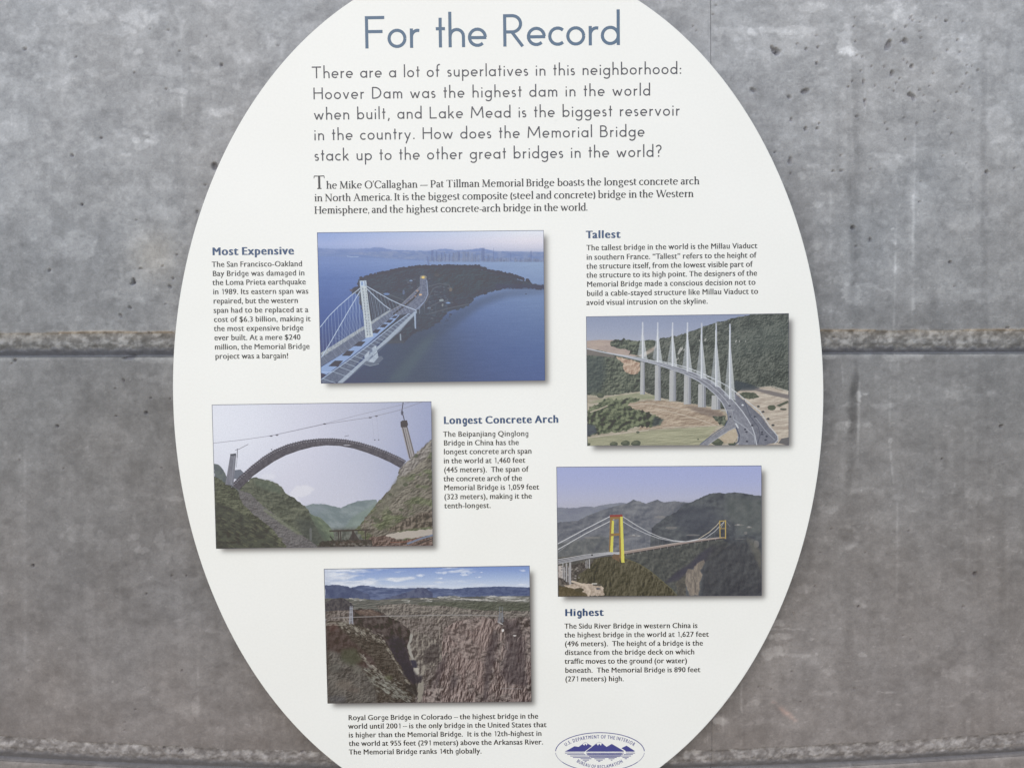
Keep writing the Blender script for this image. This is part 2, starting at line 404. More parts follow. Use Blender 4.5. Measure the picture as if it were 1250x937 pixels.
    P.line([(270, 350), (296, 585)], 2, (170, 174, 184), .7)
    k = np.clip((P.Y - 60) / 60, 0, 1)[..., None]; P.a = P.a * (1 - k) + k * P.a * .95 * np.array((.95, .985, 1.0), np.float32)
    return P.finish(border=(66, 72, 98), sat=1.0)


def paint_viaduct():
    P = Paint((48, 75), (1194, 57), (1191, 802), (54, 806), 22)
    W, H = P.w, P.h; rng = P.rng
    P.a = P.vgrad([(0, (142, 154, 188)), (70, (154, 164, 194)), (140, (168, 174, 196)), (200, (176, 180, 194))])
    wood = P.relief((60, 66, 64), (116, 120, 110), 6, 5, base=.6)
    woodl = P.relief((56, 65, 62), (124, 130, 110), 11, 9)
    dry = P.tex((166, 148, 136), (202, 186, 168), 30, 9, con=2.6)
    # far ridge at left: dry land with a wood on it
    P.poly([(48, 212), (120, 206), (190, 207), (330, 212), (450, 226), (520, 260), (520, 340), (300, 300), (48, 270)], P.tex((172, 150, 142), (190, 168, 154), 40, 8), soft=1)
    P.poly([(182, 222), (210, 207), (250, 206), (262, 194), (274, 206), (330, 212), (400, 206), (450, 212), (480, 232), (430, 272), (380, 282), (350, 294), (290, 288), (300, 266), (215, 252), (186, 242)], woodl, rough=4)
    # big wooded hill at right
    P.poly([(48, 300), (1200, 300), (1200, 810), (48, 810)], wood)
    P.poly([(330, 300), (440, 244), (470, 198), (560, 184), (640, 158), (700, 136), (760, 116), (830, 96), (900, 78), (960, 68), (1000, 60), (1200, 56), (1200, 520), (1000, 500), (700, 560), (430, 560), (340, 560), (330, 500)], wood, rough=4)
    P.poly([(336, 300), (400, 262), (452, 234), (430, 268), (372, 304)], dry, .9, soft=2)
    P.poly([(840, 180), (1190, 90), (1190, 260), (900, 300)], (104, 114, 108), .25, soft=30)
    for x, y, r in ((580, 264, 12), (590, 256, 8), (572, 280, 8), (602, 262, 5), (568, 312, 6), (722, 206, 7), (895, 214, 6), (915, 214, 5), (950, 214, 4), (690, 210, 4), (558, 318, 5)):
        P.blob(x, y, r * .6, r * 1.4, (196, 194, 186), .8, .4)
    # wooded valley at left
    P.poly([(48, 258), (110, 262), (200, 284), (300, 312), (370, 330), (380, 360), (380, 500), (240, 520), (100, 528), (48, 516)], woodl, rough=3)
    P.poly([(48, 300), (150, 290), (160, 400), (130, 500), (48, 510)], (66, 78, 84), .55, soft=12)
    P.poly([(48, 256), (90, 262), (150, 280), (210, 296), (210, 306), (110, 296), (48, 290)], (126, 116, 112), .9, soft=2)
    P.poly([(215, 300), (300, 318), (352, 332), (352, 380), (330, 400), (300, 402), (270, 384), (255, 366), (262, 340), (225, 312)], P.relief((164, 128, 106), (214, 186, 160), 10), rough=3)
    P.poly([(258, 380), (300, 402), (340, 400), (360, 430), (270, 430)], woodl, rough=3)
    # foreground land
    P.poly([(48, 514), (140, 524), (240, 512), (330, 500), (380, 498), (440, 528), (560, 552), (700, 574), (840, 600), (1195, 560), (1195, 810), (48, 810)], P.tex((160, 148, 128), (194, 182, 160), 40, 7, con=2.6), rough=2)
    P.poly([(60, 560), (200, 524), (350, 504), (440, 520), (440, 540), (280, 545), (150, 560)], P.tex((146, 150, 118), (170, 168, 138), 30, 6), soft=3)
    P.poly([(48, 762), (200, 745), (420, 716), (620, 704), (790, 692), (700, 800), (48, 806)], P.relief((148, 148, 118), (184, 180, 146), 40, 6, con=.7), soft=3)
    P.poly([(276, 572), (330, 556), (430, 548), (560, 556), (700, 580), (820, 612), (838, 640), (800, 690), (620, 700), (430, 706), (340, 720), (360, 690), (480, 660), (420, 620), (310, 596)], P.relief((150, 126, 106), (208, 186, 160), 18, 5, con=.9), rough=3)
    for p in ([(290, 574), (420, 566), (560, 590), (700, 616), (800, 640)], [(440, 596), (560, 620), (700, 660), (780, 690)], [(480, 700), (600, 696), (780, 690)], [(60, 760), (200, 740), (400, 716)]):
        P.line(p, 5, (206, 190, 170), .75)
    P.poly([(600, 578), (700, 585), (810, 612), (834, 640), (790, 650), (690, 622)], (112, 96, 92), .6, soft=6)
    P.poly([(760, 640), (836, 634), (840, 690), (800, 684)], woodl, rough=3)
    P.poly([(56, 600), (170, 532), (200, 542), (352, 534), (350, 548), (300, 560), (280, 580), (420, 622), (486, 656), (460, 690), (420, 700), (330, 696), (270, 722), (160, 730), (50, 752)], P.relief((50, 60, 52), (128, 136, 104), 17, 15, con=1.2), rough=7)
    P.line([(72, 614), (120, 598), (168, 578)], 6, (196, 182, 158)); P.poly([(48, 678), (100, 690), (110, 730), (60, 752), (48, 750)], (70, 78, 96), .8, soft=4)
    P.poly([(430, 640), (486, 656), (462, 688), (420, 698)], (66, 74, 88), .6, soft=4)
    for x, y, r in ((205, 796, 24), (270, 790, 26), (330, 792, 28), (60, 796, 12), (340, 728, 10), (130, 520, 22), (790, 784, 34), (680, 768, 6), (870, 792, 22)):
        P.blob(x, y, r, r * .62, (84, 92, 80)); P.blob(x - r * .2, y - r * .2, r * .6, r * .3, (112, 118, 94), .7)
    # right-hand dry ground with track
    P.poly([(880, 520), (930, 478), (1010, 474), (1090, 470), (1190, 500), (1195, 810), (1060, 810), (980, 640)], P.relief((176, 158, 142), (214, 200, 180), 30, 9, con=.8), rough=2)
    P.poly([(886, 432), (960, 452), (1030, 476), (1010, 490), (900, 492), (880, 470)], (66, 74, 84), .85, soft=3)
    P.poly([(1000, 478), (1080, 492), (1190, 516), (1190, 540), (1100, 520), (1010, 494)], (124, 116, 116), .9, soft=2)
    P.poly([(1000, 474), (1100, 470), (1190, 500), (1190, 492), (1100, 466)], (214, 202, 184), .8)
    P.poly([(906, 508), (950, 498), (1000, 506), (1030, 526), (990, 542), (930, 530)], P.tex((80, 86, 74), (112, 116, 98), 10), rough=3)
    P.poly([(1120, 576), (1186, 548), (1190, 560), (1140, 584)], (92, 96, 84)); P.blob(1095, 588, 24, 15, (92, 98, 82)); P.blob(1160, 598, 20, 6, (100, 98, 88))
    P.poly([(1130, 790), (1150, 764), (1190, 756), (1190, 804)], (88, 88, 96), .8)
    for x, y in ((1020, 582), (1075, 652), (1102, 688), (1046, 612)): P.blob(x, y, 9, 6, (74, 74, 78))
    # piers
    piers = [(356, 380, 330, 514), (438, 470, 350, 548), (520, 556, 376, 552), (602, 640, 404, 570), (682, 724, 455, 586), (758, 806, 520, 600)]
    for xa, xb, yt, yb in piers:
        w = xb - xa
        P.poly([(xa, yt), (xb, yt), (xb + 1, yb), (xa - 3, yb)], (186, 186, 186)); P.poly([(xa + w * .55, yt), (xb, yt), (xb + 1, yb), (xa + w * .55, yb)], (138, 140, 150)); P.poly([(xa + w * .62, yt + 6), (xa + w * .74, yt + 6), (xa + w * .74, yb), (xa + w * .62, yb)], (188, 190, 194))
    # deck: S-curve widening into the foreground
    top = [(52, 256), (150, 276), (250, 292), (360, 310), (450, 330), (540, 352), (620, 376), (700, 406), (760, 440), (810, 480), (850, 520), (890, 560), (930, 610), (960, 655), (985, 700), (1000, 745), (1010, 800)]
    bot = [(52, 258), (150, 280), (250, 300), (360, 326), (440, 346), (520, 372), (600, 400), (680, 440), (730, 476), (780, 520), (815, 562), (836, 604), (850, 640), (856, 680), (890, 720), (905, 760), (905, 800)]
    P.poly(top + bot[::-1], P.tex((124, 126, 140), (146, 148, 160), 10))
    P.poly([(880, 500), (930, 540), (985, 590), (1040, 640), (1080, 700), (1130, 752), (1128, 785), (1060, 800), (1010, 800), (985, 700), (930, 610), (890, 556)], P.tex((108, 110, 124), (128, 130, 144), 10))
    for pl, w, c in ((top, 5, (206, 210, 218)), ([(x, y - 4) for x, y in bot], 5, (190, 194, 204)), ([(a[0] * .5 + b[0] * .5, a[1] * .5 + b[1] * .5) for a, b in zip(top, bot)][:12], 3, (196, 200, 208)),
                     ([(450, 322), (540, 342), (620, 362), (700, 392), (780, 430), (850, 468), (900, 505), (960, 555), (1030, 610), (1080, 690), (1128, 750), (1130, 772), (1112, 790)], 5, (204, 208, 214)),
                     ([(940, 545), (975, 640), (1020, 700), (1030, 745), (1015, 790)], 4, (84, 88, 108)), ([(870, 600), (880, 655), (945, 700), (996, 750), (1000, 790)], 3, (186, 190, 200)), ([(1000, 640), (1060, 720), (1110, 770)], 3, (176, 180, 190))):
        P.line(pl, w, c, .9)
    for i in range(70):
        t = rng.random(); x = np.interp(t, [0, 1], [380, 900]); y = np.interp(x, [450, 620, 780, 900], [326, 366, 434, 508])
        P.blob(x, y - 2, 4, 3, (214, 218, 224), .5)
    # ramp branching left
    P.poly([(690, 800), (750, 754), (830, 700), (850, 660), (842, 604), (870, 600), (884, 680), (905, 684), (860, 720), (790, 760), (735, 802)], P.tex((128, 130, 142), (150, 150, 160), 10))
    P.line([(690, 798), (760, 742), (832, 692), (850, 655), (846, 610)], 4, (84, 96, 128)); P.line([(736, 800), (820, 740), (890, 700)], 3, (186, 186, 190))
    P.poly([(800, 766), (850, 722), (892, 706), (905, 750), (880, 790), (830, 790)], P.tex((186, 166, 140), (204, 186, 160), 20)); P.line([(896, 704), (912, 744), (908, 780), (890, 796)], 7, (84, 90, 112)); P.line([(893, 680), (905, 702)], 8, (206, 210, 216)); P.line([(812, 604), (884, 604)], 3, (184, 188, 196))
    for x, y in ((932, 574), (858, 578), (985, 690), (1040, 740), (1066, 752), (1060, 772), (1040, 728), (945, 712), (952, 726), (955, 780), (1000, 640), (862, 640)):
        P.blob(x, y, 7, 5, (70, 72, 88) if x != 932 else (220, 224, 230))
    # pylons and stay fans
    for k, (x, yt, yb, s) in enumerate([(368, 106, 312, 1.0), (453, 108, 332, 1.1), (537, 108, 356, 1.2), (621, 108, 386, 1.3), (701, 112, 424, 1.45), (783, 112, 470, 1.6), (861, 116, 540, 1.9)]):
        f0 = 42 + (yb - 300) * .16; hw = 26 + 5 * s
        P.poly([(x, yt + f0), (x - hw * .9, yb - 30), (x - hw * .85, yb - 18), (x, yb)], (200, 206, 214), .42)
        P.poly([(x, yt + f0 - 10), (x + hw * .82, yb - 4 + 6 * s), (x, yb)], (214, 220, 226), .55)
        for j in range(9):
            P.line([(x, yt + f0 + j * 5), (x - hw * (.9 - j * .09), yb - 24 + j * 2)], 1.3, (204, 208, 216), .35)
            P.line([(x, yt + f0 + j * 5), (x + hw * (.86 - j * .09), yb - 2 + 4 * s - j)], 1.4, (226, 230, 234), .5)
        P.poly([(x - 3, yt), (x + 3 + s, yt), (x + 5 + s * 1.6, yb), (x - 4 - s, yb)], (196, 200, 210)); P.poly([(x - 3 - s, yt + 40), (x + 1, yt + 30), (x + 1, yb), (x - 4 - s, yb)], (228, 232, 236)); P.poly([(x - 2, yt), (x + 3 + s, yt), (x + 3 + s, yt + 60), (x - 3, yt + 60)], (206, 212, 226), .8)
        if k > 3: P.line([(x + 2, yt), (x + 2, yb)], 1.5, (140, 146, 164), .8)
    P.a = P.a * .9 + .05
    return P.finish(border=(80, 84, 100), sat=.8)


def paint_arch():
    P = Paint((36, 58), (1172, 41), (1181, 787), (58, 803), 33)
    W, H = P.w, P.h; rng = P.rng; U = P.X / W; V = P.Y / H
    d = np.hypot((U - .02) * 1.1, (V - .12) * .8)
    stops = [0, .2, .5, .8, 1.1]
    P.a = np.stack([np.interp(d, stops, [c[k] / 255 for c in ((226, 228, 240), (220, 222, 236), (204, 204, 224), (180, 184, 210), (146, 156, 200))]) for k in range(3)], -1).astype(np.float32)
    low = np.clip((V - .35) * 2.2, 0, 1) * np.clip(1.3 - abs(U - .5) * 2, 0, 1)
    P.a = mixc(P.a, np.zeros_like(P.a) + np.array((208, 206, 220), np.float32) / 255, low * .7)
    P.poly([(440, 512), (470, 480), (520, 474), (570, 490), (540, 520), (480, 540), (500, 560), (450, 540)], (222, 220, 228), .7, rough=4, soft=4)
    P.poly([(290, 420), (340, 410), (370, 424), (350, 444), (300, 436)], (218, 218, 230), .7, soft=4)
    far = P.tex((110, 128, 134), (134, 148, 152), 40, 26, con=2.6, slant=-.7)
    P.poly([(520, 582), (560, 570), (610, 570), (660, 580), (706, 590), (740, 574), (790, 554), (850, 549), (890, 546), (890, 700), (520, 720)], far, rough=2)
    P.poly([(720, 700), (760, 640), (830, 600), (890, 560), (890, 700)], P.tex((110, 130, 124), (130, 148, 138), 30, slant=1), .8, soft=6)
    P.poly([(520, 582), (610, 572), (640, 590), (560, 640)], (122, 136, 148), .6, soft=10)
    gr = P.relief((64, 71, 67), (110, 115, 98), 12, 9, slant=-.5, con=.7, base=.6)
    P.poly([(46, 470), (200, 480), (200, 810), (46, 810)], (84, 88, 86)); P.poly([(640, 700), (900, 690), (900, 810), (600, 810)], P.relief((78, 84, 82), (112, 116, 110), 12), soft=8)
    # left ranges
    P.poly([(155, 395), (185, 391), (205, 412), (205, 440), (150, 440)], (104, 112, 130))
    P.poly([(180, 480), (240, 440), (262, 432), (310, 444), (345, 452), (380, 470), (402, 488), (420, 515), (470, 545), (520, 582), (560, 640), (610, 720), (650, 770), (650, 800), (300, 800)], gr, rough=3)
    P.poly([(250, 440), (345, 452), (400, 490), (390, 520), (330, 500), (260, 470)], P.tex((80, 94, 84), (104, 118, 100), 18), .7, soft=6)
    P.poly([(540, 622), (600, 640), (650, 690), (668, 720), (668, 770), (620, 770), (575, 690)], P.tex((88, 104, 90), (112, 128, 104), 18, slant=-.8), rough=2)
    P.poly([(470, 640), (560, 650), (620, 730), (640, 790), (500, 790)], (70, 78, 80), .6, soft=14)
    P.poly([(100, 470), (180, 496), (190, 540), (100, 540)], (92, 94, 92)); P.poly([(46, 360), (70, 366), (92, 386), (110, 420), (130, 470), (150, 482), (176, 498), (190, 540), (60, 520)], P.tex((84, 94, 104), (100, 112, 110), 16), rough=2)
    P.poly([(46, 425), (110, 462), (170, 498), (210, 560), (300, 640), (370, 700), (430, 760), (460, 800), (58, 804)], P.relief((56, 62, 58), (108, 113, 92), 10, 7, slant=-.8, base=.6, con=.85), rough=3)
    P.poly([(170, 498), (230, 512), (300, 580), (380, 640), (470, 710), (560, 770), (600, 800), (430, 800), (350, 700), (250, 620), (190, 560)], P.relief((80, 78, 84), (122, 120, 122), 8, 5, slant=-.8, con=.8), rough=3)
    P.poly([(300, 590), (380, 640), (470, 706), (510, 730), (480, 728), (390, 668), (310, 610)], (120, 132, 100), .6, soft=4)
    P.poly([(58, 560), (130, 590), (220, 640), (300, 680), (360, 730), (400, 800), (58, 804)], P.tex((56, 60, 64), (78, 84, 76), 22, 14, con=3), .9, rough=6, soft=5)
    for i in range(60):
        x = 70 + rng.random() * 330; y = 560 + (x - 70) * .5 + rng.random() * 200
        if y < 795: P.blob(x, y, 8 + rng.random() * 12, 2 + rng.random() * 3, (110, 112, 88), .45, .5)
    # right slope
    rs = mixc(P.relief((78, 74, 70), (142, 134, 120), 8, 6, slant=.9, base=.5, con=.85), P.relief((70, 78, 60), (126, 132, 100), 8, 6, slant=.9, con=.8), np.clip((P.n(70, 40, 3) - .44) * 7, 0, 1))
    P.poly([(1176, 236), (1140, 268), (1096, 306), (1060, 338), (1016, 380), (1000, 420), (994, 450), (960, 490), (936, 520), (890, 565), (850, 620), (800, 680), (780, 700), (860, 800), (1185, 800), (1180, 500)], rs, rough=5)
    P.poly([(1176, 236), (1096, 306), (1016, 380), (998, 440), (1040, 420), (1100, 370), (1176, 300)], P.relief((88, 82, 82), (164, 156, 150), 9, con=1.2, slant=.6), .85, rough=4, soft=3)
    P.poly([(1000, 430), (930, 540), (830, 660), (900, 640), (1000, 520), (1060, 450)], P.tex((100, 98, 88), (132, 128, 112), 14, con=3), .8, soft=6)
    for x, y, r in ((890, 655, 18), (955, 612, 14), (1038, 470, 14), (960, 520, 10), (1165, 430, 14), (1100, 560, 12), (1015, 600, 12), (870, 640, 10), (1090, 320, 14), (1050, 650, 12), (930, 690, 12), (1120, 640, 14)):
        P.blob(x, y, r, r * .7, (76, 84, 68), .8)
    P.poly([(950, 700), (1010, 660), (1080, 630), (1180, 600), (1180, 690), (1050, 700), (960, 720)], P.relief((64, 58, 58), (138, 122, 110), 11, con=1.2), .9, rough=5, soft=3)
    P.poly([(935, 734), (1000, 716), (1100, 706), (1180, 700), (1180, 728), (1080, 748), (960, 752)], (178, 166, 154), rough=3)
    P.poly([(860, 740), (940, 736), (1000, 760), (1180, 740), (1180, 800), (800, 800)], P.relief((74, 58, 58), (140, 116, 108), 10, 7), rough=4)
    P.line([(1050, 776), (1110, 752), (1178, 732)], 9, (112, 128, 160), .9); P.line([(1100, 780), (1180, 748)], 5, (60, 58, 66)); P.line([(960, 770), (1040, 766), (1120, 742)], 3, (150, 86, 70), .8)
    P.poly([(600, 764), (700, 756), (860, 756), (870, 800), (580, 800)], P.tex((48, 46, 50), (80, 76, 76), 10, con=3), rough=3)
    P.line([(648, 710), (760, 707), (852, 703)], 7, (66, 54, 60)); 
    for x in (692, 702, 764, 770, 830): P.line([(x, 708), (x + 2, 760)], 5, (66, 58, 64))
    P.poly([(770, 710), (800, 756), (744, 756)], (66, 60, 66), .8); P.line([(650, 740), (668, 762)], 6, (58, 58, 62))
    for i in range(40): P.line([(640 + rng.random() * 260, 750 + rng.random() * 40), (640 + rng.random() * 260, 770)][:1] * 1 + [(640 + rng.random() * 240, 765 + rng.random() * 30)], 1.2, (120, 92, 84), .25)
    for i in range(16): P.blob(660 + rng.random() * 200, 775 + rng.random() * 20, 7, 5, (112, 108, 104), .8)
    P.line([(548, 700), (549, 755)], 12, (104, 108, 110), .8); P.line([(826, 650), (830, 706)], 2, (110, 90, 84)); P.line([(868, 650), (872, 740)], 2, (110, 90, 84), .7)
    # the arch
    def arc(o):
        return [(136, 474), (180, 428), (240, 375), (300, 328), (360, 291), (430, 262), (510, 242), (590, 233), (660, 232), (730, 238), (800, 252), (870, 272), (940, 298), (1000, 325), (1042, 348)] if o else \
               [(1012, 384), (960, 355), (900, 328), (840, 305), (770, 283), (700, 270), (630, 267), (560, 275), (490, 293), (420, 318), (360, 349), (300, 389), (250, 425), (205, 470), (178, 497)]
    P.poly(arc(1) + arc(0), P.tex((70, 68, 84), (92, 88, 100), 8, con=2))
    o = arc(1); 
    for (a, b) in zip(o[:-1], o[1:]):
        for j in range(6):
            q = lerp(a, b, j / 6); P.blob(q[0] + 3, q[1] + 9, 3.2, 1.8, (168, 168, 186), .75)
            P.blob(q[0], q[1] - 1, 3, 2.5, (84, 82, 100), .7)
    P.line([(x, y - 2) for x, y in arc(0)], 3, (60, 58, 72), .7); P.blob(735, 266, 20, 3, (180, 180, 192), .8)
    # left pier, right pier
    P.poly([(133, 312), (160, 308), (163, 318), (148, 474), (106, 470)], P.tex((104, 106, 124), (126, 128, 142), 6, 30)); P.line([(152, 325), (138, 468)], 4, (150, 152, 166), .6); P.poly([(131, 312), (162, 308), (162, 320), (133, 322)], (78, 82, 98))
    P.line([(169, 285), (168, 330)], 4, (112, 112, 126)); P.line([(158, 292), (178, 286), (224, 262)], 2.5, (110, 110, 124)); P.line([(168, 330), (163, 380)], 3, (140, 140, 156), .8)
    P.poly([(1016, 172), (1048, 168), (1088, 318), (1056, 336)], (156, 150, 152)); P.line([(1024, 175), (1062, 334)], 5, (84, 78, 86)); P.line([(1046, 172), (1084, 320)], 5, (98, 92, 98)); P.line([(1034, 174), (1072, 330)], 3, (116, 108, 112)); P.poly([(1012, 146), (1024, 138), (1046, 138), (1052, 160), (1046, 174), (1014, 174)], (72, 66, 74))
    P.line([(1032, 136), (1020, 90), (1026, 48)], 5, (84, 84, 104)); P.blob(1021, 100, 7, 12, (80, 80, 100), .8)
    # cableway
    P.line([(46, 256), (200, 238), (340, 218), (500, 184), (620, 158), (850, 124), (1000, 88), (1130, 42)], 2.6, (134, 132, 150), .85)
    P.line([(340, 218), (620, 156), (800, 110), (900, 86), (1030, 56), (1060, 46)], 2.2, (140, 138, 158), .8)
    for x, y in ((344, 219), (374, 214), (856, 124), (888, 117), (620, 157)): P.blob(x, y, 8, 3.5, (90, 88, 104), .9)
    for x, y in ((880, 239), (900, 239), (346, 288)): P.blob(x, y, 3.5, 3, (84, 84, 104))
    P.line([(866, 130), (876, 236)], 1.2, (150, 150, 176), .6); P.line([(890, 125), (900, 236)], 1.2, (150, 150, 176), .6); P.line([(725, 221), (745, 216)], 3, (120, 120, 140))
    P.a = P.a * .97 + .035
    return P.finish(border=(84, 86, 98), sat=.72)


def paint_tower_bridge():
    P = Paint((42, 43), (1180, 36), (1180, 757), (50, 763), 44)
    W, H = P.w, P.h; rng = P.rng
    P.a = P.vgrad([(0, (164, 172, 214)), (90, (170, 176, 212)), (180, (180, 182, 204)), (240, (178, 178, 192))])
    P.poly([(44, 268), (140, 270), (190, 262), (250, 264), (330, 248), (390, 240), (450, 248), (470, 224), (520, 244), (560, 250), (580, 330), (44, 460)], P.tex((122, 126, 142), (134, 138, 150), 50, 20), rough=2)
    P.poly([(44, 350), (160, 340), (230, 306), (300, 280), (360, 262), (430, 246), (466, 226), (500, 232), (540, 246), (580, 230), (604, 224), (640, 240), (700, 232), (740, 236), (780, 240), (900, 400), (700, 480), (300, 560), (44, 540)], P.relief((94, 98, 110), (130, 132, 138), 24, 16, con=.6, base=.5), rough=2)
    P.poly([(600, 256), (700, 236), (740, 250), (640, 330), (560, 360)], P.tex((112, 114, 122), (136, 136, 140), 14), .6, soft=8)
    P.poly([(570, 380), (650, 320), (710, 290), (750, 250), (800, 232), (840, 214), (890, 192), (940, 184), (980, 190), (1030, 183), (1080, 190), (1150, 202), (1182, 202), (1182, 760), (600, 760), (560, 500)], P.relief((70, 74, 84), (104, 108, 112), 26, 22, con=.6, base=.5), rough=2)
    P.poly([(720, 260), (860, 250), (960, 330), (900, 400), (760, 420), (680, 330)], (80, 84, 96), .6, soft=24)
    P.poly([(990, 200), (1180, 220), (1180, 420), (1060, 400), (980, 300)], P.tex((88, 94, 96), (108, 112, 112), 30), .7, soft=14)
    P.poly([(44, 470), (200, 440), (280, 420), (340, 440), (330, 520), (200, 540), (44, 556)], P.tex((92, 96, 100), (118, 120, 120), 26, con=2.6), .8, rough=2, soft=5)
    P.poly([(270, 500), (330, 400), (300, 440), (240, 520)], (78, 82, 96), .7, soft=8)
    for x, y, rx, ry in ((470, 424, 30, 5), (240, 434, 50, 6), (680, 380, 34, 8), (1056, 364, 26, 5), (1112, 378, 18, 5), (800, 420, 40, 5), (1092, 408, 8, 9), (1060, 442, 30, 2), (1150, 470, 14, 22), (620, 320, 30, 8)):
        P.blob(x, y, rx, ry, (142, 138, 136), .55)
    for x, y in ((470, 420), (500, 424), (1050, 362), (1110, 374)): P.blob(x, y, 9, 3, (190, 188, 186), .6)
    P.poly([(44, 545), (760, 470), (760, 770), (44, 770)], P.tex((84, 84, 84), (104, 102, 98), 14, con=3))
    # gorge below
    P.poly([(430, 530), (600, 500), (780, 466), (960, 440), (1000, 470), (930, 540), (800, 600), (700, 690), (720, 760), (400, 760)], P.relief((70, 74, 78), (102, 104, 102), 14, 14, con=.7), rough=3)
    P.poly([(640, 690), (700, 630), (780, 580), (840, 520), (900, 480), (930, 490), (880, 560), (780, 620), (720, 670)], (74, 74, 88), .8, soft=6)
    P.poly([(900, 470), (1090, 450), (1182, 560), (1182, 760), (840, 760), (860, 600)], P.relief((64, 66, 74), (92, 94, 98), 18, 22, con=.6, slant=.2), .85, soft=16)
    P.poly([(1090, 430), (1140, 450), (1182, 520), (1182, 640), (1140, 540)], P.tex((104, 104, 100), (124, 120, 112), 16), .6, soft=8)
    P.poly([(770, 610), (800, 610), (820, 580), (858, 556), (866, 570), (840, 620), (850, 640), (836, 690), (838, 720), (828, 756), (780, 756), (762, 700), (758, 640)], P.tex((124, 116, 110), (156, 144, 132), 10, 30, con=3), .9, rough=3, soft=2)
    P.line([(800, 650), (816, 700), (812, 740)], 5, (96, 92, 92), .7)
    # foreground knoll
    P.poly([(150, 650), (220, 600), (250, 556), (330, 536), (420, 548), (500, 580), (560, 620), (620, 670), (680, 720), (715, 760), (120, 762)], P.relief((66, 66, 60), (110, 105, 91), 9, 14, con=.75, base=.35), rough=4)
    P.line([(430, 552), (500, 580), (560, 618), (620, 668), (680, 720), (712, 756)], 3, (118, 112, 84), .8); P.line([(577, 600), (578, 650)], 3, (132, 128, 120), .7)
    P.poly([(52, 600), (250, 560), (220, 600), (160, 640), (150, 700), (52, 700)], P.tex((70, 68, 70), (112, 106, 102), 12, con=3.2), rough=3)
    P.poly([(52, 590), (76, 590), (76, 660), (52, 656)], P.tex((160, 150, 146), (190, 182, 176), 6, con=3)); P.poly([(80, 700), (140, 690), (220, 690), (300, 706), (306, 756), (220, 758), (100, 712)], P.tex((164, 148, 134), (200, 184, 168), 12, con=2.4), rough=4)
    P.poly([(52, 700), (130, 716), (200, 740), (230, 760), (52, 762)], P.tex((84, 78, 66), (110, 100, 84), 12), rough=3); P.line([(130, 678), (200, 700), (228, 730), (220, 756)], 12, (206, 190, 172), .9); P.blob(168, 726, 26, 12, (84, 80, 70)); P.blob(270, 696, 26, 6, (90, 88, 84)); P.blob(274, 718, 14, 6, (104, 104, 108)); P.line([(240, 690), (266, 690)], 5, (220, 214, 206))
    for i in range(24): P.blob(70 + rng.random() * 110, 596 + rng.random() * 70, 6, 4, [(170, 164, 158), (80, 78, 80)][i % 2], .6)
    # piers of the approach
    for x, w, yt, yb in ((78, 5, 578, 660), (98, 9, 580, 676), (118, 11, 575, 690), (86, 6, 600, 668), (110, 4, 600, 680), (212, 4, 560, 604), (225, 7, 556, 602), (205, 3, 565, 600)): P.line([(x, yt), (x, yb)], w, (172, 170, 172), .9)
    P.poly([(50, 556), (200, 530), (330, 514), (400, 512), (400, 528), (230, 552), (120, 570), (50, 580)], (98, 98, 104))
    for dy, c in ((0, (206, 206, 208)), (9, (198, 198, 202)), (17, (186, 186, 190)), (24, (204, 204, 206))):
        P.line([(50, 556 + dy), (200, 530 + dy * .8), (330, 516 + dy * .45), (392, 516 + dy * .4)], 3.4, c, .9)
    P.blob(240, 530, 6, 4, (60, 60, 64))
    # main span
    P.poly([(400, 512), (600, 480), (800, 448), (975, 430), (975, 437), (800, 460), (600, 494), (420, 526)], (156, 142, 136)); P.line([(420, 527), (600, 496), (800, 462), (975, 438)], 4, (66, 64, 72)); P.line([(415, 512), (600, 481), (800, 449), (960, 432)], 2.4, (206, 192, 184))
    for i in range(14): P.line([(430 + i * 38, 524 - i * 6.6), (431 + i * 38, 534 - i * 6.6)], 3, (150, 146, 148), .8)
    m1 = [(412, 318), (480, 362), (550, 402), (620, 432), (690, 450), (760, 456), (830, 442), (890, 404), (930, 368), (950, 344)]
    m2 = [(412, 346), (470, 380), (540, 412), (610, 438), (680, 452), (740, 458), (800, 452), (870, 436), (920, 400), (972, 346)]
    for i in range(22):
        x = 440 + i * 24; t = np.interp(x, [p[0] for p in m1], [p[1] for p in m1]); b = np.interp(x, [400, 975], [514, 432])
        if b > t: P.line([(x, t), (x, b)], 1.3, (132, 136, 146), .6)
    P.line(m1, 3.4, (206, 206, 208), .95); P.line(m2, 3.2, (196, 196, 200), .95); P.line(m1[6:], 3, (200, 186, 160), .9)
    P.line([(50, 468), (200, 388), (345, 314)], 4, (214, 214, 216)); P.line([(50, 500), (200, 414), (390, 318)], 4, (208, 208, 210)); P.line([(50, 516), (120, 462)], 2, (180, 180, 186), .7); P.line([(985, 345), (1005, 372)], 2, (150, 148, 150), .8)
    # towers
    yel, och = (214, 206, 98), (148, 118, 80)
    P.poly([(340, 318), (356, 318), (350, 516), (334, 512)], och); P.poly([(350, 340), (362, 340), (356, 515), (340, 514)], yel); P.poly([(340, 318), (394, 318), (394, 330), (340, 334)], och); P.poly([(344, 412), (396, 408), (396, 422), (344, 426)], och)
    P.poly([(388, 318), (402, 318), (404, 572), (392, 540)], och); P.poly([(396, 318), (410, 318), (420, 573), (402, 573)], yel); P.line([(404, 330), (412, 570)], 3, (226, 220, 120), .7); P.poly([(338, 309), (408, 306), (410, 318), (338, 320)], (148, 72, 72)); P.poly([(360, 524), (392, 530), (392, 570), (350, 545)], (124, 100, 84), .8)
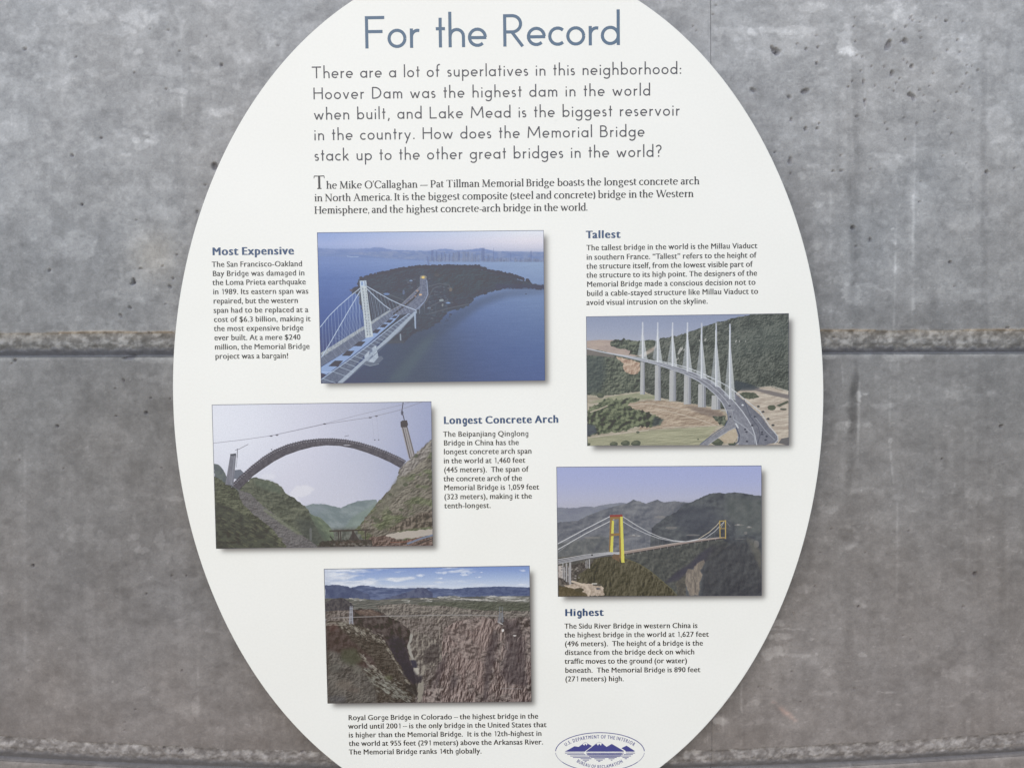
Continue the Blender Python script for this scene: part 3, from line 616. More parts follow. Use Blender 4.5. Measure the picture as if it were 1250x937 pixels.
    P.line([(948, 342), (950, 434)], 6, (180, 154, 96)); P.line([(980, 340), (980, 438)], 6, (186, 160, 100)); P.line([(948, 343), (980, 341)], 5, (186, 160, 100)); P.line([(950, 384), (980, 383)], 4, (170, 146, 96)); P.line([(950, 434), (980, 436)], 4, (176, 150, 100)); P.line([(955, 378), (972, 350)], 2, (196, 190, 180))
    P.a = P.a * .96 + .03
    return P.finish(border=(74, 78, 96), sat=.95)


def paint_gorge():
    P = Paint((46, 62), (1168, 44), (1178, 786), (66, 795), 55)
    W, H = P.w, P.h; rng = P.rng; U = P.X / W
    sky = P.vgrad([(0, (118, 146, 208)), (60, (156, 178, 218)), (110, (198, 208, 226)), (140, (206, 214, 226))])
    cl = P.n(150, 22, 5, .6); cl = np.clip((cl - .47 + (0.42 - U) * .55) * 5, 0, 1) * .95
    P.a = mixc(sky, P.tex((186, 196, 216), (222, 226, 234), 60, 14, con=2.6), cl)
    for x, y, rx, ry in ((700, 82, 30, 9), (750, 75, 16, 6), (824, 78, 26, 8), (808, 96, 24, 6), (890, 106, 14, 4), (1132, 70, 24, 6), (684, 112, 14, 4), (1130, 146, 30, 5), (905, 80, 8, 3), (575, 100, 30, 8)):
        for _ in range(7):
            P.blob(x + rng.normal() * rx * .4, y + rng.normal() * ry * .35, rx * (.3 + .3 * rng.random()), ry * (.4 + .4 * rng.random()), (216, 222, 234), .4)
    P.poly([(620, 30), (1200, 30), (1200, 80), (900, 74), (640, 70)], (110, 140, 208), .25, soft=12)
    blue = P.tex((74, 88, 128), (102, 116, 152), 40, 10, con=2.8)
    P.poly([(200, 160), (260, 150), (330, 160), (420, 166), (480, 168), (560, 164), (620, 164), (660, 166), (760, 170), (840, 162), (960, 160), (1000, 158), (1170, 162), (1175, 260), (60, 260)], blue, rough=2)
    P.poly([(500, 190), (560, 164), (600, 166), (640, 192), (640, 225), (340, 236), (380, 220), (440, 205)], P.tex((72, 80, 112), (92, 100, 128), 20, con=3), .9, rough=2)
    P.poly([(740, 172), (830, 164), (960, 158), (1010, 156), (1170, 162), (1170, 206), (950, 204), (800, 206)], P.tex((70, 84, 124), (88, 102, 140), 20, 9, con=3), .9, rough=1)
    P.poly([(52, 152), (110, 147), (170, 156), (230, 176), (290, 200), (300, 228), (140, 232), (54, 222)], P.tex((70, 82, 118), (86, 98, 132), 30, con=2.6), rough=2)
    # plain
    P.poly([(52, 222), (200, 222), (340, 230), (500, 220), (1172, 208), (1172, 330), (52, 330)], P.relief((80, 84, 84), (126, 124, 118), 30, 5), soft=1)
    for x0, y0, x1, y1, h in ((180, 226, 290, 230, 9), (660, 216, 790, 216, 12), (700, 222, 1000, 234, 8), (900, 214, 1168, 222, 14), (1020, 230, 1168, 236, 10), (470, 236, 520, 238, 12), (560, 222, 640, 226, 5), (590, 236, 640, 236, 4)):
        P.poly([(x0, y0 - h / 2), ((x0 + x1) / 2, (y0 + y1) / 2 - h * .7), (x1, y1 - h / 2), (x1 - 10, y1 + h / 2), (x0 + 14, y0 + h / 2)], P.relief((110, 112, 108), (206, 202, 196), 20, 4, con=1.2, base=.6), .85, rough=3)
    P.poly([(790, 214), (860, 210), (940, 214), (910, 222), (820, 224)], (88, 92, 96), .9, rough=2)
    P.poly([(560, 244), (780, 238), (1170, 244), (1170, 300), (900, 290), (700, 264), (560, 260)], P.relief((64, 70, 64), (108, 112, 100), 12, 5), .8, soft=4)
    P.poly([(56, 240), (100, 222), (150, 220), (180, 236), (210, 262), (200, 290), (56, 292)], P.tex((66, 66, 76), (92, 90, 94), 14, con=3), rough=2)
    P.poly([(330, 262), (480, 250), (600, 262), (700, 262), (840, 280), (980, 290), (1170, 290), (1170, 340), (560, 400), (400, 340)], P.relief((84, 80, 80), (146, 138, 130), 9, 7, con=1.1), rough=3)
    # ground base
    P.poly([(56, 290), (200, 285), (380, 300), (380, 340), (520, 330), (1172, 318), (1178, 800), (56, 800)], P.relief((80, 74, 74), (140, 130, 125), 8, 9, con=1.0), rough=3)
    # left dark mountain
    P.poly([(205, 282), (250, 276), (330, 284), (372, 306), (400, 322), (460, 350), (500, 380), (524, 420), (520, 440), (500, 480), (510, 530), (560, 610), (580, 640), (550, 760), (500, 740), (300, 560), (200, 380)], P.relief((58, 52, 57), (98, 90, 90), 14, 18, con=.9, slant=-.6), rough=4)
    P.poly([(210, 284), (300, 282), (370, 308), (340, 322), (240, 312)], P.tex((96, 80, 76), (132, 112, 102), 12, 6, con=3), .7, rough=3, soft=2)
    P.poly([(400, 420), (480, 440), (500, 500), (540, 600), (540, 680), (480, 640), (400, 520)], (62, 60, 72), .75, soft=12)
    P.poly([(60, 350), (120, 340), (200, 362), (270, 380), (330, 420), (390, 470), (430, 540), (500, 640), (550, 740), (540, 790), (60, 795)], P.relief((62, 57, 58), (100, 94, 88), 8, 7, con=.9, slant=-.8), rough=5)
    P.poly([(60, 372), (120, 370), (150, 400), (220, 470), (300, 540), (340, 600), (260, 600), (140, 540), (62, 510)], P.relief((68, 58, 60), (98, 86, 86), 14, con=.8), .9, rough=6, soft=5)
    for i in range(230):       # pale scree running down the spurs
        t = rng.random(); k = i % 4
        if k < 2: x, y = 140 + 240 * t, 360 + 95 * t + rng.normal() * 14
        elif k == 2: x, y = 230 + 150 * t, 520 + 140 * t + rng.normal() * 9
        else: x, y = 380 + 160 * t, 470 + 270 * t + rng.normal() * 6
        c = 128 + rng.random() * 50; P.blob(x, y, 3 + rng.random() * 8, 1.6 + rng.random() * 3, (c, c - 6, c - 18), .5, .65)
    for i in range(240):
        t = rng.random(); x = 270 + 250 * t; y = 625 + 150 * t + rng.normal() * 26
        if y < 792: c = 118 + rng.random() * 46; P.blob(x, y, 4 + rng.random() * 11, 1.6 + rng.random() * 3, (c, c, c - 10), .5, .5)
    for i in range(70): P.blob(62 + rng.random() * 110, 345 + rng.random() * 16 + 8, 7, 3, (150, 146, 134), .4)
    P.poly([(66, 505), (130, 520), (230, 580), (280, 640), (330, 720), (330, 795), (66, 795)], P.relief((74, 72, 72), (120, 115, 110), 8, 7, con=.8, base=.6), .95, rough=8, soft=8)
    P.poly([(140, 500), (220, 490), (260, 560), (200, 590), (140, 560)], P.tex((74, 78, 68), (90, 94, 80), 16), .8, soft=10)
    for x, y, rx, ry, c in ((160, 690, 50, 26, (134, 122, 112)), (230, 610, 26, 20, (106, 106, 98)), (110, 600, 30, 26, (104, 104, 100)), (120, 770, 50, 20, (96, 98, 106)), (400, 654, 22, 12, (110, 120, 84)), (96, 376, 32, 22, (104, 76, 76)), (210, 720, 40, 14, (126, 112, 104))):
        P.poly([(x + rx * math.cos(a), y + ry * math.sin(a)) for a in np.linspace(0, 6.2, 14)], c, .42, rough=6, soft=8)
    # gorge floor and river
    P.poly([(520, 400), (560, 400), (640, 440), (690, 470), (690, 560), (600, 620), (580, 700), (560, 790), (540, 620), (510, 540), (500, 480), (520, 440)], P.relief((86, 80, 80), (152, 144, 134), 10, 16, con=1.2), rough=3)
    P.poly([(520, 410), (534, 420), (526, 452), (516, 470), (524, 510), (540, 552), (528, 556), (510, 520), (500, 480), (512, 452)], (160, 156, 148), .95, rough=2)
    P.poly([(536, 600), (560, 598), (566, 630), (548, 642), (534, 618)], (178, 172, 160), .95, rough=2); P.poly([(516, 556), (550, 560), (556, 596), (530, 600)], (68, 68, 82), soft=3)
    P.poly([(470, 560), (520, 590), (560, 645), (586, 640), (576, 680), (540, 690), (480, 640)], (64, 62, 72), .85, soft=5); P.poly([(480, 690), (556, 690), (560, 758), (520, 740)], (66, 64, 66), .8, soft=4); P.poly([(560, 690), (590, 670), (590, 720), (575, 786), (556, 786)], (150, 144, 132), .85, rough=3)
    P.poly([(596, 500), (650, 462), (684, 478), (676, 520), (664, 565), (630, 572), (590, 585), (584, 540)], P.relief((58, 54, 60), (96, 90, 90), 9), .8, rough=8, soft=4)
    # right wall
    wallr = P.relief((76, 66, 68), (166, 148, 142), 7, 20, con=1.25, slant=.1, base=.3)
    w2 = P.relief((72, 66, 68), (158, 144, 138), 15, 13, con=1.1, slant=-.25, base=.5); w3 = np.clip((P.n(46, 60, 3) - .46) * 9, 0, 1); wallr = mixc(wallr, w2, w3)
    P.poly([(700, 380), (780, 345), (900, 322), (1010, 340), (1172, 320), (1180, 790), (580, 790), (610, 690), (690, 560), (690, 470)], wallr, rough=4)
    P.poly([(700, 380), (900, 330), (980, 360), (960, 520), (930, 720), (800, 700), (760, 500)], (160, 134, 128), .22, soft=24)
    for pts in ([(980, 380), (1000, 430), (975, 560), (945, 700), (935, 782), (915, 782), (920, 640), (940, 480)], [(1040, 420), (1120, 400), (1150, 480), (1140, 600), (1150, 700), (1050, 690), (1010, 640), (1030, 520)], [(1030, 340), (1110, 330), (1120, 400), (1050, 420), (1025, 380)], [(680, 560), (720, 540), (690, 640), (650, 720), (630, 730)], [(745, 640), (780, 640), (770, 700), (740, 730)]):
        P.poly(pts, P.relief((62, 56, 64), (96, 88, 92), 10, 22), .7, rough=10, soft=8)
    for i in range(120):        # cracks and ledges of the face
        x = 640 + rng.random() * 530; y = 350 + rng.random() * 420
        if x < 700 + (y - 380) * -.25: continue
        pts = [(x, y)]
        for _ in range(3 + int(rng.random() * 3)): pts.append((pts[-1][0] - 2 + rng.normal() * 4, pts[-1][1] + 6 + rng.random() * 12))
        P.line(pts, 1.2 + rng.random() * 2.4, [(60, 52, 56), (182, 166, 158), (70, 62, 64)][i % 3], .5)
    P.line([(690, 318), (672, 340), (668, 352)], 6, (158, 148, 138), .9); P.line([(680, 380), (676, 440)], 5, (156, 146, 136), .8)
    P.blob(1022, 396, 6, 8, (214, 210, 206)); P.blob(1086, 424, 9, 4, (200, 196, 192)); P.line([(1000, 352), (1020, 362)], 6, (190, 188, 186), .8); P.line([(1010, 712), (1130, 714)], 3, (150, 144, 144), .8)
    # bridge
    P.line([(60, 326), (190, 324), (400, 318), (700, 312), (1000, 314), (1170, 316)], 5, (92, 88, 90), .4)
    P.line([(100, 328), (190, 324), (400, 318), (700, 312), (850, 313), (1000, 316)], 2.8, (168, 164, 163), .9)
    P.line([(196, 270), (330, 312), (460, 318), (700, 311), (900, 306), (1012, 268)], 1.2, (170, 168, 170), .4)
    for x in (186, 204): P.line([(x + (4 if x < 195 else -4), 264), (x, 360)], 3.6, (168, 172, 184), .85)
    for y in (276, 298, 320, 342): P.line([(188, y), (204, y)], 2.5, (184, 188, 200), .8)
    P.poly([(188, 270), (202, 270), (208, 358), (186, 358)], (150, 154, 170), .5)
    for x in (1002, 1022): P.line([(x + (4 if x < 1010 else -4), 266), (x - 2, 352)], 3, (134, 144, 160), .65)
    P.poly([(1004, 300), (1022, 300), (1030, 350), (990, 352)], (126, 134, 146), .45)
    P.a = P.a * .98 + .03
    return P.finish(border=(78, 78, 84), sat=.8)
# ---------------------------------------------------------------- lettering
def arc(cx, cy, rx, ry, a0, a1, n=None):
    n = n or max(4, int(abs(a1 - a0) / 18))
    return [(cx + rx * math.cos(math.radians(a0 + (a1 - a0) * i / n)), cy + ry * math.sin(math.radians(a0 + (a1 - a0) * i / n))) for i in range(n + 1)]


def stroke(pts, w, nib=None):
    """a pen stroke as a strip of quads; nib=(thick, thin) varies the width with direction"""
    p = np.array(pts, float); k = len(p)
    d = np.diff(p, axis=0); L = np.hypot(d[:, 0], d[:, 1]); d = d / np.maximum(L, 1e-9)[:, None]
    V = []
    for i in range(k):
        a = d[max(i - 1, 0)]; b = d[min(i, k - 2)]
        t = a + b; t = t / max(np.hypot(*t), 1e-6)
        n = np.array([-t[1], t[0]]); m = 1 / max(0.6, float(np.dot(n, [-a[1], a[0]])))
        ww = w if nib is None else nib[1] + (nib[0] - nib[1]) * abs(t[1]) ** 1.4
        V += [p[i] + n * ww / 2 * m, p[i] - n * ww / 2 * m]
    F = [(2 * i, 2 * i + 1, 2 * i + 3, 2 * i + 2) for i in range(k - 1)]
    return np.array(V), F


def dot(x, y, r):
    return np.array([(x + r * math.cos(a), y + r * math.sin(a)) for a in np.linspace(0, 2 * math.pi, 9)[:-1]]), [tuple(range(8))]


def glyph(strokes, w=.1, nib=None, lsb=.1, rsb=.1):
    sh = []
    for s in strokes:
        if s[0] == 'dot': sh.append(dot(*s[1:]))
        elif s[0] == 'w': sh.append(stroke(s[2], s[1]))
        else: sh.append(stroke(s, w, nib))
    x0 = min(v[:, 0].min() for v, f in sh); x1 = max(v[:, 0].max() for v, f in sh)
    out = []
    for k, (v, f) in enumerate(sh):
        v = v.copy(); v[:, 0] += lsb - x0; out.append((np.c_[v, np.full(len(v), k * 1.0)], f))
    return out, x1 - x0 + lsb + rsb


def geometric_font(pen=.112):
    O = lambda x=.25: arc(x, .3, .25, .25, 0, 360, 22)
    G = {
        'F': [[(0, 0), (0, 1)], [(0, .95), (.56, .95)], [(0, .52), (.5, .52)]],
        'T': [[(0, .95), (.8, .95)], [(.4, 0), (.4, .95)]],
        'H': [[(0, 0), (0, 1)], [(.7, 0), (.7, 1)], [(0, .54), (.7, .54)]],
        'D': [[(0, 0), (0, 1)], [(0, .95), (.2, .95)] + arc(.2, .5, .5, .45, 85, -85) + [(.2, .05), (0, .05)]],
        'L': [[(0, 0), (0, 1)], [(0, .05), (.56, .05)]],
        'M': [[(0, 0), (.07, .98)], [(.06, .98), (.5, .2)], [(.5, .2), (.94, .98)], [(.93, .98), (1, 0)]],
        'B': [[(0, 0), (0, 1)], [(0, .95), (.24, .95)] + arc(.24, .745, .22, .205, 85, -85) + [(0, .54)], [(0, .54), (.3, .54)] + arc(.3, .295, .25, .245, 85, -85) + [(0, .05)]],
        'R': [[(0, 0), (0, 1)], [(0, .95), (.24, .95)] + arc(.24, .7, .26, .25, 85, -85) + [(0, .45)], [(.22, .45), (.56, 0)]],
        'a': [O(), [(.5, 0), (.5, .6)]],
        'b': [[(0, 0), (0, 1.1)], O()],
        'c': [arc(.25, .3, .25, .25, 48, 312, 16)],
        'd': [O(), [(.5, 0), (.5, 1.1)]],
        'e': [arc(.25, .3, .25, .25, 0, 312, 18), [(0, .29), (.53, .29)]],
        'f': [[(.12, 0), (.12, .86)] + arc(.31, .86, .19, .19, 165, 75), [(0, .57), (.3, .57)]],
        'g': [O(), [(.5, .6), (.5, -.06)] + arc(.25, -.06, .25, .22, -10, -150)],
        'h': [[(0, 0), (0, 1.1)], [(0, .3)] + arc(.21, .34, .21, .21, 165, 0) + [(.42, 0)]],
        'i': [[(0, 0), (0, .58)], ['dot', 0, .8, .065]],
        'k': [[(0, 0), (0, 1.1)], [(.38, .58), (.02, .24)], [(.13, .36), (.42, 0)]],
        'l': [[(0, 0), (0, 1.1)]],
        'm': [[(0, 0), (0, .6)], [(0, .3)] + arc(.17, .38, .17, .17, 165, 0) + [(.34, 0)], [(.34, .3)] + arc(.51, .38, .17, .17, 165, 0) + [(.68, 0)]],
        'n': [[(0, 0), (0, .6)], [(0, .3)] + arc(.2, .35, .2, .2, 165, 0) + [(.4, 0)]],
        'o': [O()],
        'p': [[(0, -.36), (0, .6)], O()],
        'r': [[(0, 0), (0, .6)], [(0, .28)] + arc(.2, .34, .2, .2, 170, 75)],
        's': [arc(.16, .43, .13, .12, 40, 265, 9) + arc(.16, .18, .14, .13, 85, -145, 9)],
        't': [[(.14, 0), (.14, .92)], [(0, .58), (.29, .58)]],
        'u': [[(0, .6), (0, .26)] + arc(.2, .25, .2, .2, 185, 355) + [(.4, .3)], [(.4, 0), (.4, .6)]],
        'v': [[(0, .58), (.23, .02)], [(.22, .02), (.45, .58)]],
        'w': [[(0, .58), (.2, .02)], [(.2, .02), (.38, .5)], [(.38, .5), (.56, .02)], [(.56, .02), (.76, .58)]],
        'y': [[(0, .58), (.25, .04)], [(.48, .58), (.1, -.34)]],
        ':': [['dot', 0, .08, .07], ['dot', 0, .46, .07]], '.': [['dot', 0, .08, .07]],
        ',': [[(.06, .1), (-.02, -.16)]],
        '?': [arc(.2, .78, .2, .2, 165, -40, 12) + [(.2, .5), (.2, .3)], ['dot', .2, .07, .07]],
    }
    f = {}
    for c, s in G.items():
        b = .075 if c in 'acdegoqsvwy' else .11
        f[c] = glyph(s, pen, None, b, .09 if c in 'bopecrtvwyfks' else .11)
    f[' '] = ([], .5)
    return f


def serif_font():
    T, N = .165, .085
    nib = (T, N)
    St = lambda x, a, b: ['w', T, [(x, a), (x, b)]]
    H = lambda x0, x1, y, w=.075: ['w', w, [(x0, y), (x1, y)]]
    foot = lambda x, r=.13: H(x - r, x + r, .03)
    flag = lambda x, y: ['w', .075, [(x - .14, y - .09), (x + .04, y - .01)]]
    X = .70
    Ost = [arc(.27, X / 2, .26, X / 2 - .02, 0, 360, 22)]
    G = {
        'T': [St(.42, 0, 1), H(.04, .8, .97), foot(.42, .16), ['w', .05, [(.05, .98), (.03, .8)]], ['w', .05, [(.79, .98), (.81, .8)]]],
        'M': [['w', N, [(.12, 0), (.16, 1)]], ['w', T, [(.16, 1), (.5, .04)]], ['w', N, [(.5, .04), (.84, 1)]], ['w', T, [(.86, 0), (.84, 1)]], foot(.12, .12), foot(.87, .16), H(.02, .2, .97), H(.8, .98, .97)],
        'O': [arc(.42, .5, .4, .5, 0, 360, 26)], 'C': [arc(.42, .5, .4, .5, 42, 318, 20), ['w', .05, [(.74, .66), (.76, .95)]]],
        'P': [St(.15, 0, 1), [(.15, .97), (.32, .97)] + arc(.34, .7, .24, .26, 80, -80) + [(.15, .43)], foot(.15, .15), H(.02, .2, .97)],
        'B': [St(.15, 0, 1), [(.15, .97), (.3, .97)] + arc(.32, .76, .2, .21, 80, -80) + [(.15, .54)], [(.15, .54), (.34, .54)] + arc(.36, .29, .23, .26, 80, -80) + [(.03, .03)], H(.02, .2, .97)],
        'N': [['w', N, [(.14, 0), (.14, .97)]], ['w', T, [(.12, .98), (.74, .03)]], ['w', N, [(.76, 0), (.76, 1)]], foot(.14), H(.62, .9, .97), H(.0, .16, .97)],
        'A': [['w', N, [(.12, .02), (.42, 1)]], ['w', T, [(.4, 1), (.74, .02)]], H(.22, .62, .36), foot(.11, .12), foot(.75, .15)],
        'I': [St(.17, 0, 1), foot(.17, .16), H(.01, .33, .97)],
        'W': [['w', T, [(.08, .98), (.34, .02)]], ['w', N, [(.34, .02), (.6, .9)]], ['w', T, [(.58, .98), (.86, .02)]], ['w', N, [(.86, .02), (1.14, .98)]], H(-.04, .2, .97), H(.46, .7, .97), H(1.04, 1.24, .97)],
        'H': [St(.15, 0, 1), St(.72, 0, 1), H(.15, .72, .52), foot(.15, .15), foot(.72, .15), H(.0, .3, .97), H(.57, .87, .97)],
        'a': [[(.06, .56)] + arc(.21, .5, .15, .17, 140, 10, 6) + [(.36, .1), (.46, .04)], arc(.2, .2, .16, .17, 60, 330, 10) + [(.36, .17)], ['w', .11, [(.36, .5), (.36, .1)]]],
        'b': [St(.12, .02, 1.08), arc(.3, .34, .24, .32, 130, -150, 18), flag(.12, 1.08)],
        'c': [arc(.27, .35, .24, .32, 48, 318, 14)],
        'd': [arc(.28, .34, .24, .32, 50, 320, 16), St(.46, 0, 1.08), flag(.46, 1.08), ['w', .06, [(.46, .04), (.58, .06)]]],
        'e': [arc(.27, .35, .24, .32, 10, 315, 16), H(.06, .5, .41)],
        'g': [arc(.24, .49, .18, .19, 0, 360, 16), arc(.25, -.12, .24, .15, 0, 360, 18), ['w', .07, [(.12, .32), (.08, .2), (.14, .11), (.4, .06), (.47, -.06)]], ['w', .06, [(.38, .62), (.54, .66)]]],
        'h': [St(.12, 0, 1.08), flag(.12, 1.08), [(.14, .5)] + arc(.32, .48, .17, .18, 140, 10, 6), St(.49, 0, .5), foot(.12), foot(.5)],
        'i': [St(.13, 0, X), flag(.13, X), foot(.13), ['dot', .13, .93, .085]],
        'k': [St(.12, 0, 1.08), flag(.12, 1.08), ['w', N, [(.16, .33), (.46, .66)]], ['w', T, [(.24, .4), (.54, .02)]], foot(.12), foot(.54, .09), H(.36, .56, .67)],
        'l': [St(.12, 0, 1.08), flag(.12, 1.08), foot(.12)],
        'm': [St(.12, 0, X), flag(.12, X), [(.14, .5)] + arc(.3, .5, .15, .17, 140, 10, 6), St(.45, 0, .52), [(.47, .5)] + arc(.63, .5, .15, .17, 140, 10, 6), St(.78, 0, .52), foot(.12), foot(.45), foot(.79)],
        'n': [St(.12, 0, X), flag(.12, X), [(.14, .5)] + arc(.32, .48, .17, .18, 140, 10, 6), St(.49, 0, .5), foot(.12), foot(.5)],
        'o': Ost,
        'p': [St(.14, -.32, X), flag(.14, X), arc(.32, .35, .24, .32, 140, -140, 18), H(.02, .28, -.3)],
        'r': [St(.12, 0, X), flag(.12, X), ['w', .09, [(.14, .48), (.24, .62), (.38, .64)]], foot(.12)],
        's': [arc(.2, .52, .14, .15, 40, 230, 8) + [(.2, .37)] + arc(.2, .19, .16, .16, 60, -150, 8)],
        't': [St(.16, .1, .86), H(.02, .36, .66), ['w', .08, [(.16, .12), (.24, .04), (.36, .08)]]],
        'w': [['w', T, [(.05, .66), (.24, .02)]], ['w', N, [(.24, .02), (.42, .6)]], ['w', T, [(.4, .66), (.6, .02)]], ['w', N, [(.6, .02), (.8, .66)]], H(-.04, .16, .66), H(.72, .88, .66)],
        '’': [['w', .1, [(.1, 1.04), (.04, .78)]]], '.': [['dot', .06, .07, .085]], ',': [['dot', .06, .07, .075], ['w', .06, [(.1, .06), (.02, -.16)]]],
        '—': [H(0, .95, .32, .1)], '-': [H(0, .28, .3, .1)], '(': [arc(.36, .38, .34, .66, 130, 230, 8)], ')': [arc(-.1, .38, .34, .66, 50, -50, 8)],
    }
    f = {c: glyph(s, .12, nib, .012, .02) for c, s in G.items()}
    f[' '] = ([], .27)
    return f


def sans_font(bold=False):
    """glyphs of Blender's built-in face, re-proportioned to a taller x-height; g and 1 are drawn"""
    chars = "ABCDEFGHIJKLMNOPQRSTUVWXYZabcdefhijklmnopqrstuvwxyz0234567890.,!?$()“”–-x"
    cu = bpy.data.curves.new('type', 'FONT'); cu.resolution_u = 3; ob = bpy.data.objects.new('type', cu); COL.objects.link(ob)

    def ev(s):
        cu.body = s; bpy.context.view_layer.update()
        dg = bpy.context.evaluated_depsgraph_get(); me = ob.evaluated_get(dg).to_mesh()
        v = np.array([q.co[:2] for q in me.vertices]); fa = [tuple(p.vertices) for p in me.polygons]
        ob.evaluated_get(dg).to_mesh_clear(); return v, fa
    base = np.ptp(ev('HH')[0][:, 0]); cap = ev('H')[0][:, 1].max(); xh = ev('x')[0][:, 1].max(); asc = ev('l')[0][:, 1].max()
    f = {}
    S = 1 / cap; XT = .725
    for c in dict.fromkeys(chars):
        v, fa = ev(c); adv = (np.ptp(ev('H' + c + 'H')[0][:, 0]) - base) * S
        off = ev('H' + c)[0]; h = ev('H')[0]
        v = v * S; y = v[:, 1].copy(); x1 = xh * S
        if c.islower():
            hi = y > x1; v[hi, 1] = XT + (y[hi] - x1) * (1.05 - XT) / (asc * S - x1); v[~hi & (y > 0), 1] = y[~hi & (y > 0)] * XT / x1
        if c.islower(): v[:, 0] *= 1.04; adv *= 1.04
        d = .07 if bold else .034
        sh = [(np.c_[v + [dx, 0], np.full(len(v), k * 1.0)], fa) for k, dx in enumerate((-d, d) if not bold else (-d, 0, d, ))]
        if bold: sh.append((np.c_[v + [0, .02], np.full(len(v), 3.)], fa))
        f[c] = (sh, adv + (.1 if bold else .035) + (.03 if c in 'tfr' else 0))
    w = .23 if bold else .145
    f['g'] = glyph([arc(.24, .36, .22, .31, 0, 360, 18), [(.46, .72), (.46, -.06)] + arc(.24, -.06, .22, .2, -15, -150)], w, None, .06, .09)
    f['1'] = glyph([[(.24, 0), (.24, 1)], ['w', w * .8, [(.02, .84), (.24, .95)]]], w * 1.05, None, .2, .17)
    f[' '] = ([], .37)
    bpy.data.objects.remove(ob); bpy.data.curves.remove(cu)
    return f


KERN = {'Th': -.0, 'Ta': -.12, 'Vi': -.03, 'We': -.1, 'T': 0, 'r,': -.06, 'y,': -.06}


def set_line(font, text, p0, p1, cap, xscale, out, z0):
    """one line of type from photograph pixel p0 (baseline start) to p1 (baseline end); cap height in px"""
    a, b = px2mm([p0, p1]); L = float(np.hypot(*(b - a))); ux = (b - a) / L; uy = np.array([-ux[1], ux[0]])
    c = cap * (L / math.hypot(p1[0] - p0[0], p1[1] - p0[1]))
    nat = 0; adv = []
    for i, ch in enumerate(text):
        w = font[ch][1] + KERN.get(text[i:i + 2], 0); adv.append(w); nat += w
    nat_mm = nat * c * xscale; extra = (L - nat_mm) / (len(text) - 1 if len(text) > 1 else 1)
    x = 0.0
    for ch, w in zip(text, adv):
        for v, fa in font[ch][0]:
            X = x + v[:, 0] * c * xscale; Y = v[:, 1] * c
            P = a + X[:, None] * ux + Y[:, None] * uy
            base = sum(len(q) for q in out[0])
            out[0].append(np.c_[P, z0 + v[:, 2] * .007]); out[1].extend(tuple(i + base for i in t) for t in fa)
        x += w * c * xscale + extra
    return nat, L / c


def text_object(name, mat, parent, font, lines, cap, z0=.12, label=None, xs=None):
    out = ([], [])
    if xs is None:        # one width scale for the whole paragraph, the rest is letter-spacing
        r = []
        for t, p0, p1 in lines:
            nat = sum(font[ch][1] for ch in t); r.append((p1[0] - p0[0]) / (nat * cap))
        xs = float(np.mean(r))
    for t, p0, p1 in lines: set_line(font, t, p0, p1, cap, xs, out, z0)
    V = np.concatenate(out[0]) * MM
    # text_object keeps every glyph in one mesh: a line of type is printed, not assembled
    o = link(name, mesh_np(name, V, out[1]), mat, parent)
    if label: o['label'] = label
    return o
# ---------------------------------------------------------------- the sign
def empty(name, mat, label, cat):
    o = bpy.data.objects.new(name, None); COL.objects.link(o); o.matrix_world = mat; o.empty_display_size = .1
    o['label'] = label; o['category'] = cat
    return o


sign = empty('information_sign', ROOT, 'white oval information sign about record bridges, mounted just off the grey concrete wall', 'sign')
paper = paper_material()
ECX, ECY, EA, EB = -18.30, -19.31, 397.58, 530.32
THICK = 4.0
n = 288
ring = lambda s, z: [(ECX + (EA + s) * math.cos(2 * math.pi * i / n), ECY + (EB + s) * math.sin(2 * math.pi * i / n), z) for i in range(n)]
V = [(ECX, ECY, 0)] + ring(-1.0, 0) + ring(-.35, -.1) + ring(0, -.5) + ring(0, -THICK + .3) + ring(-.4, -THICK)
F = [(0, 1 + i, 1 + (i + 1) % n) for i in range(n)]
for k in range(4):
    F += [(1 + k * n + i, 1 + (k + 1) * n + i, 1 + (k + 1) * n + (i + 1) % n, 1 + k * n + (i + 1) % n) for i in range(n)]
F.append(tuple(1 + 4 * n + i for i in range(n))[::-1])
board = link('board', mesh_np('board', np.array(V) * MM, F), paper, sign)
edge_m, en, el, eb = principled('board_edge', (.33, .33, .32), .5)
board.data.materials.append(edge_m)
for i, p in enumerate(board.data.polygons):
    if i >= 2 * n + n // 2 * 0 and i >= n * 2: p.material_index = 1
for p in board.data.polygons: p.use_smooth = False


def soft_sheet(name, x0, y0, x1, y1, fn, z, step=2.0, parent=None):
    """a thin printed tint: a grid whose soft_ink value fades out to the bare face"""
    xs = np.linspace(x0, x1, max(2, int((x1 - x0) / step))); ys = np.linspace(y0, y1, max(2, int((y1 - y0) / step)))
    X, Y = np.meshgrid(xs, ys); nx, ny = len(xs), len(ys)
    idx = np.arange(nx * ny).reshape(ny, nx)
    F = np.stack([idx[:-1, :-1], idx[:-1, 1:], idx[1:, 1:], idx[1:, :-1]], -1).reshape(-1, 4)
    val = fn(X, Y)
    if name == 'printed_shadow':       # keep only the cells that carry ink
        keep = val.ravel()[F].max(1) > .002
        F = F[keep]; used = np.unique(F); remap = np.full(nx * ny, -1); remap[used] = np.arange(len(used)); F = remap[F]
    else: used = np.arange(nx * ny)
    me = mesh_np(name, np.c_[X.ravel()[used], Y.ravel()[used], np.full(len(used), z)] * MM, F)
    at = me.attributes.new('soft_ink', 'FLOAT', 'POINT'); at.data.foreach_set('value', val.ravel()[used].astype(np.float32))
    return link(name, me, paper, parent)


def blurred_box(X, Y, l, r, b, t, s):
    e = lambda q: 1 / (1 + np.exp(-1.702 * q / s * 1.0))
    return (e(X - l) - e(X - r)) * (e(Y - b) - e(Y - t))


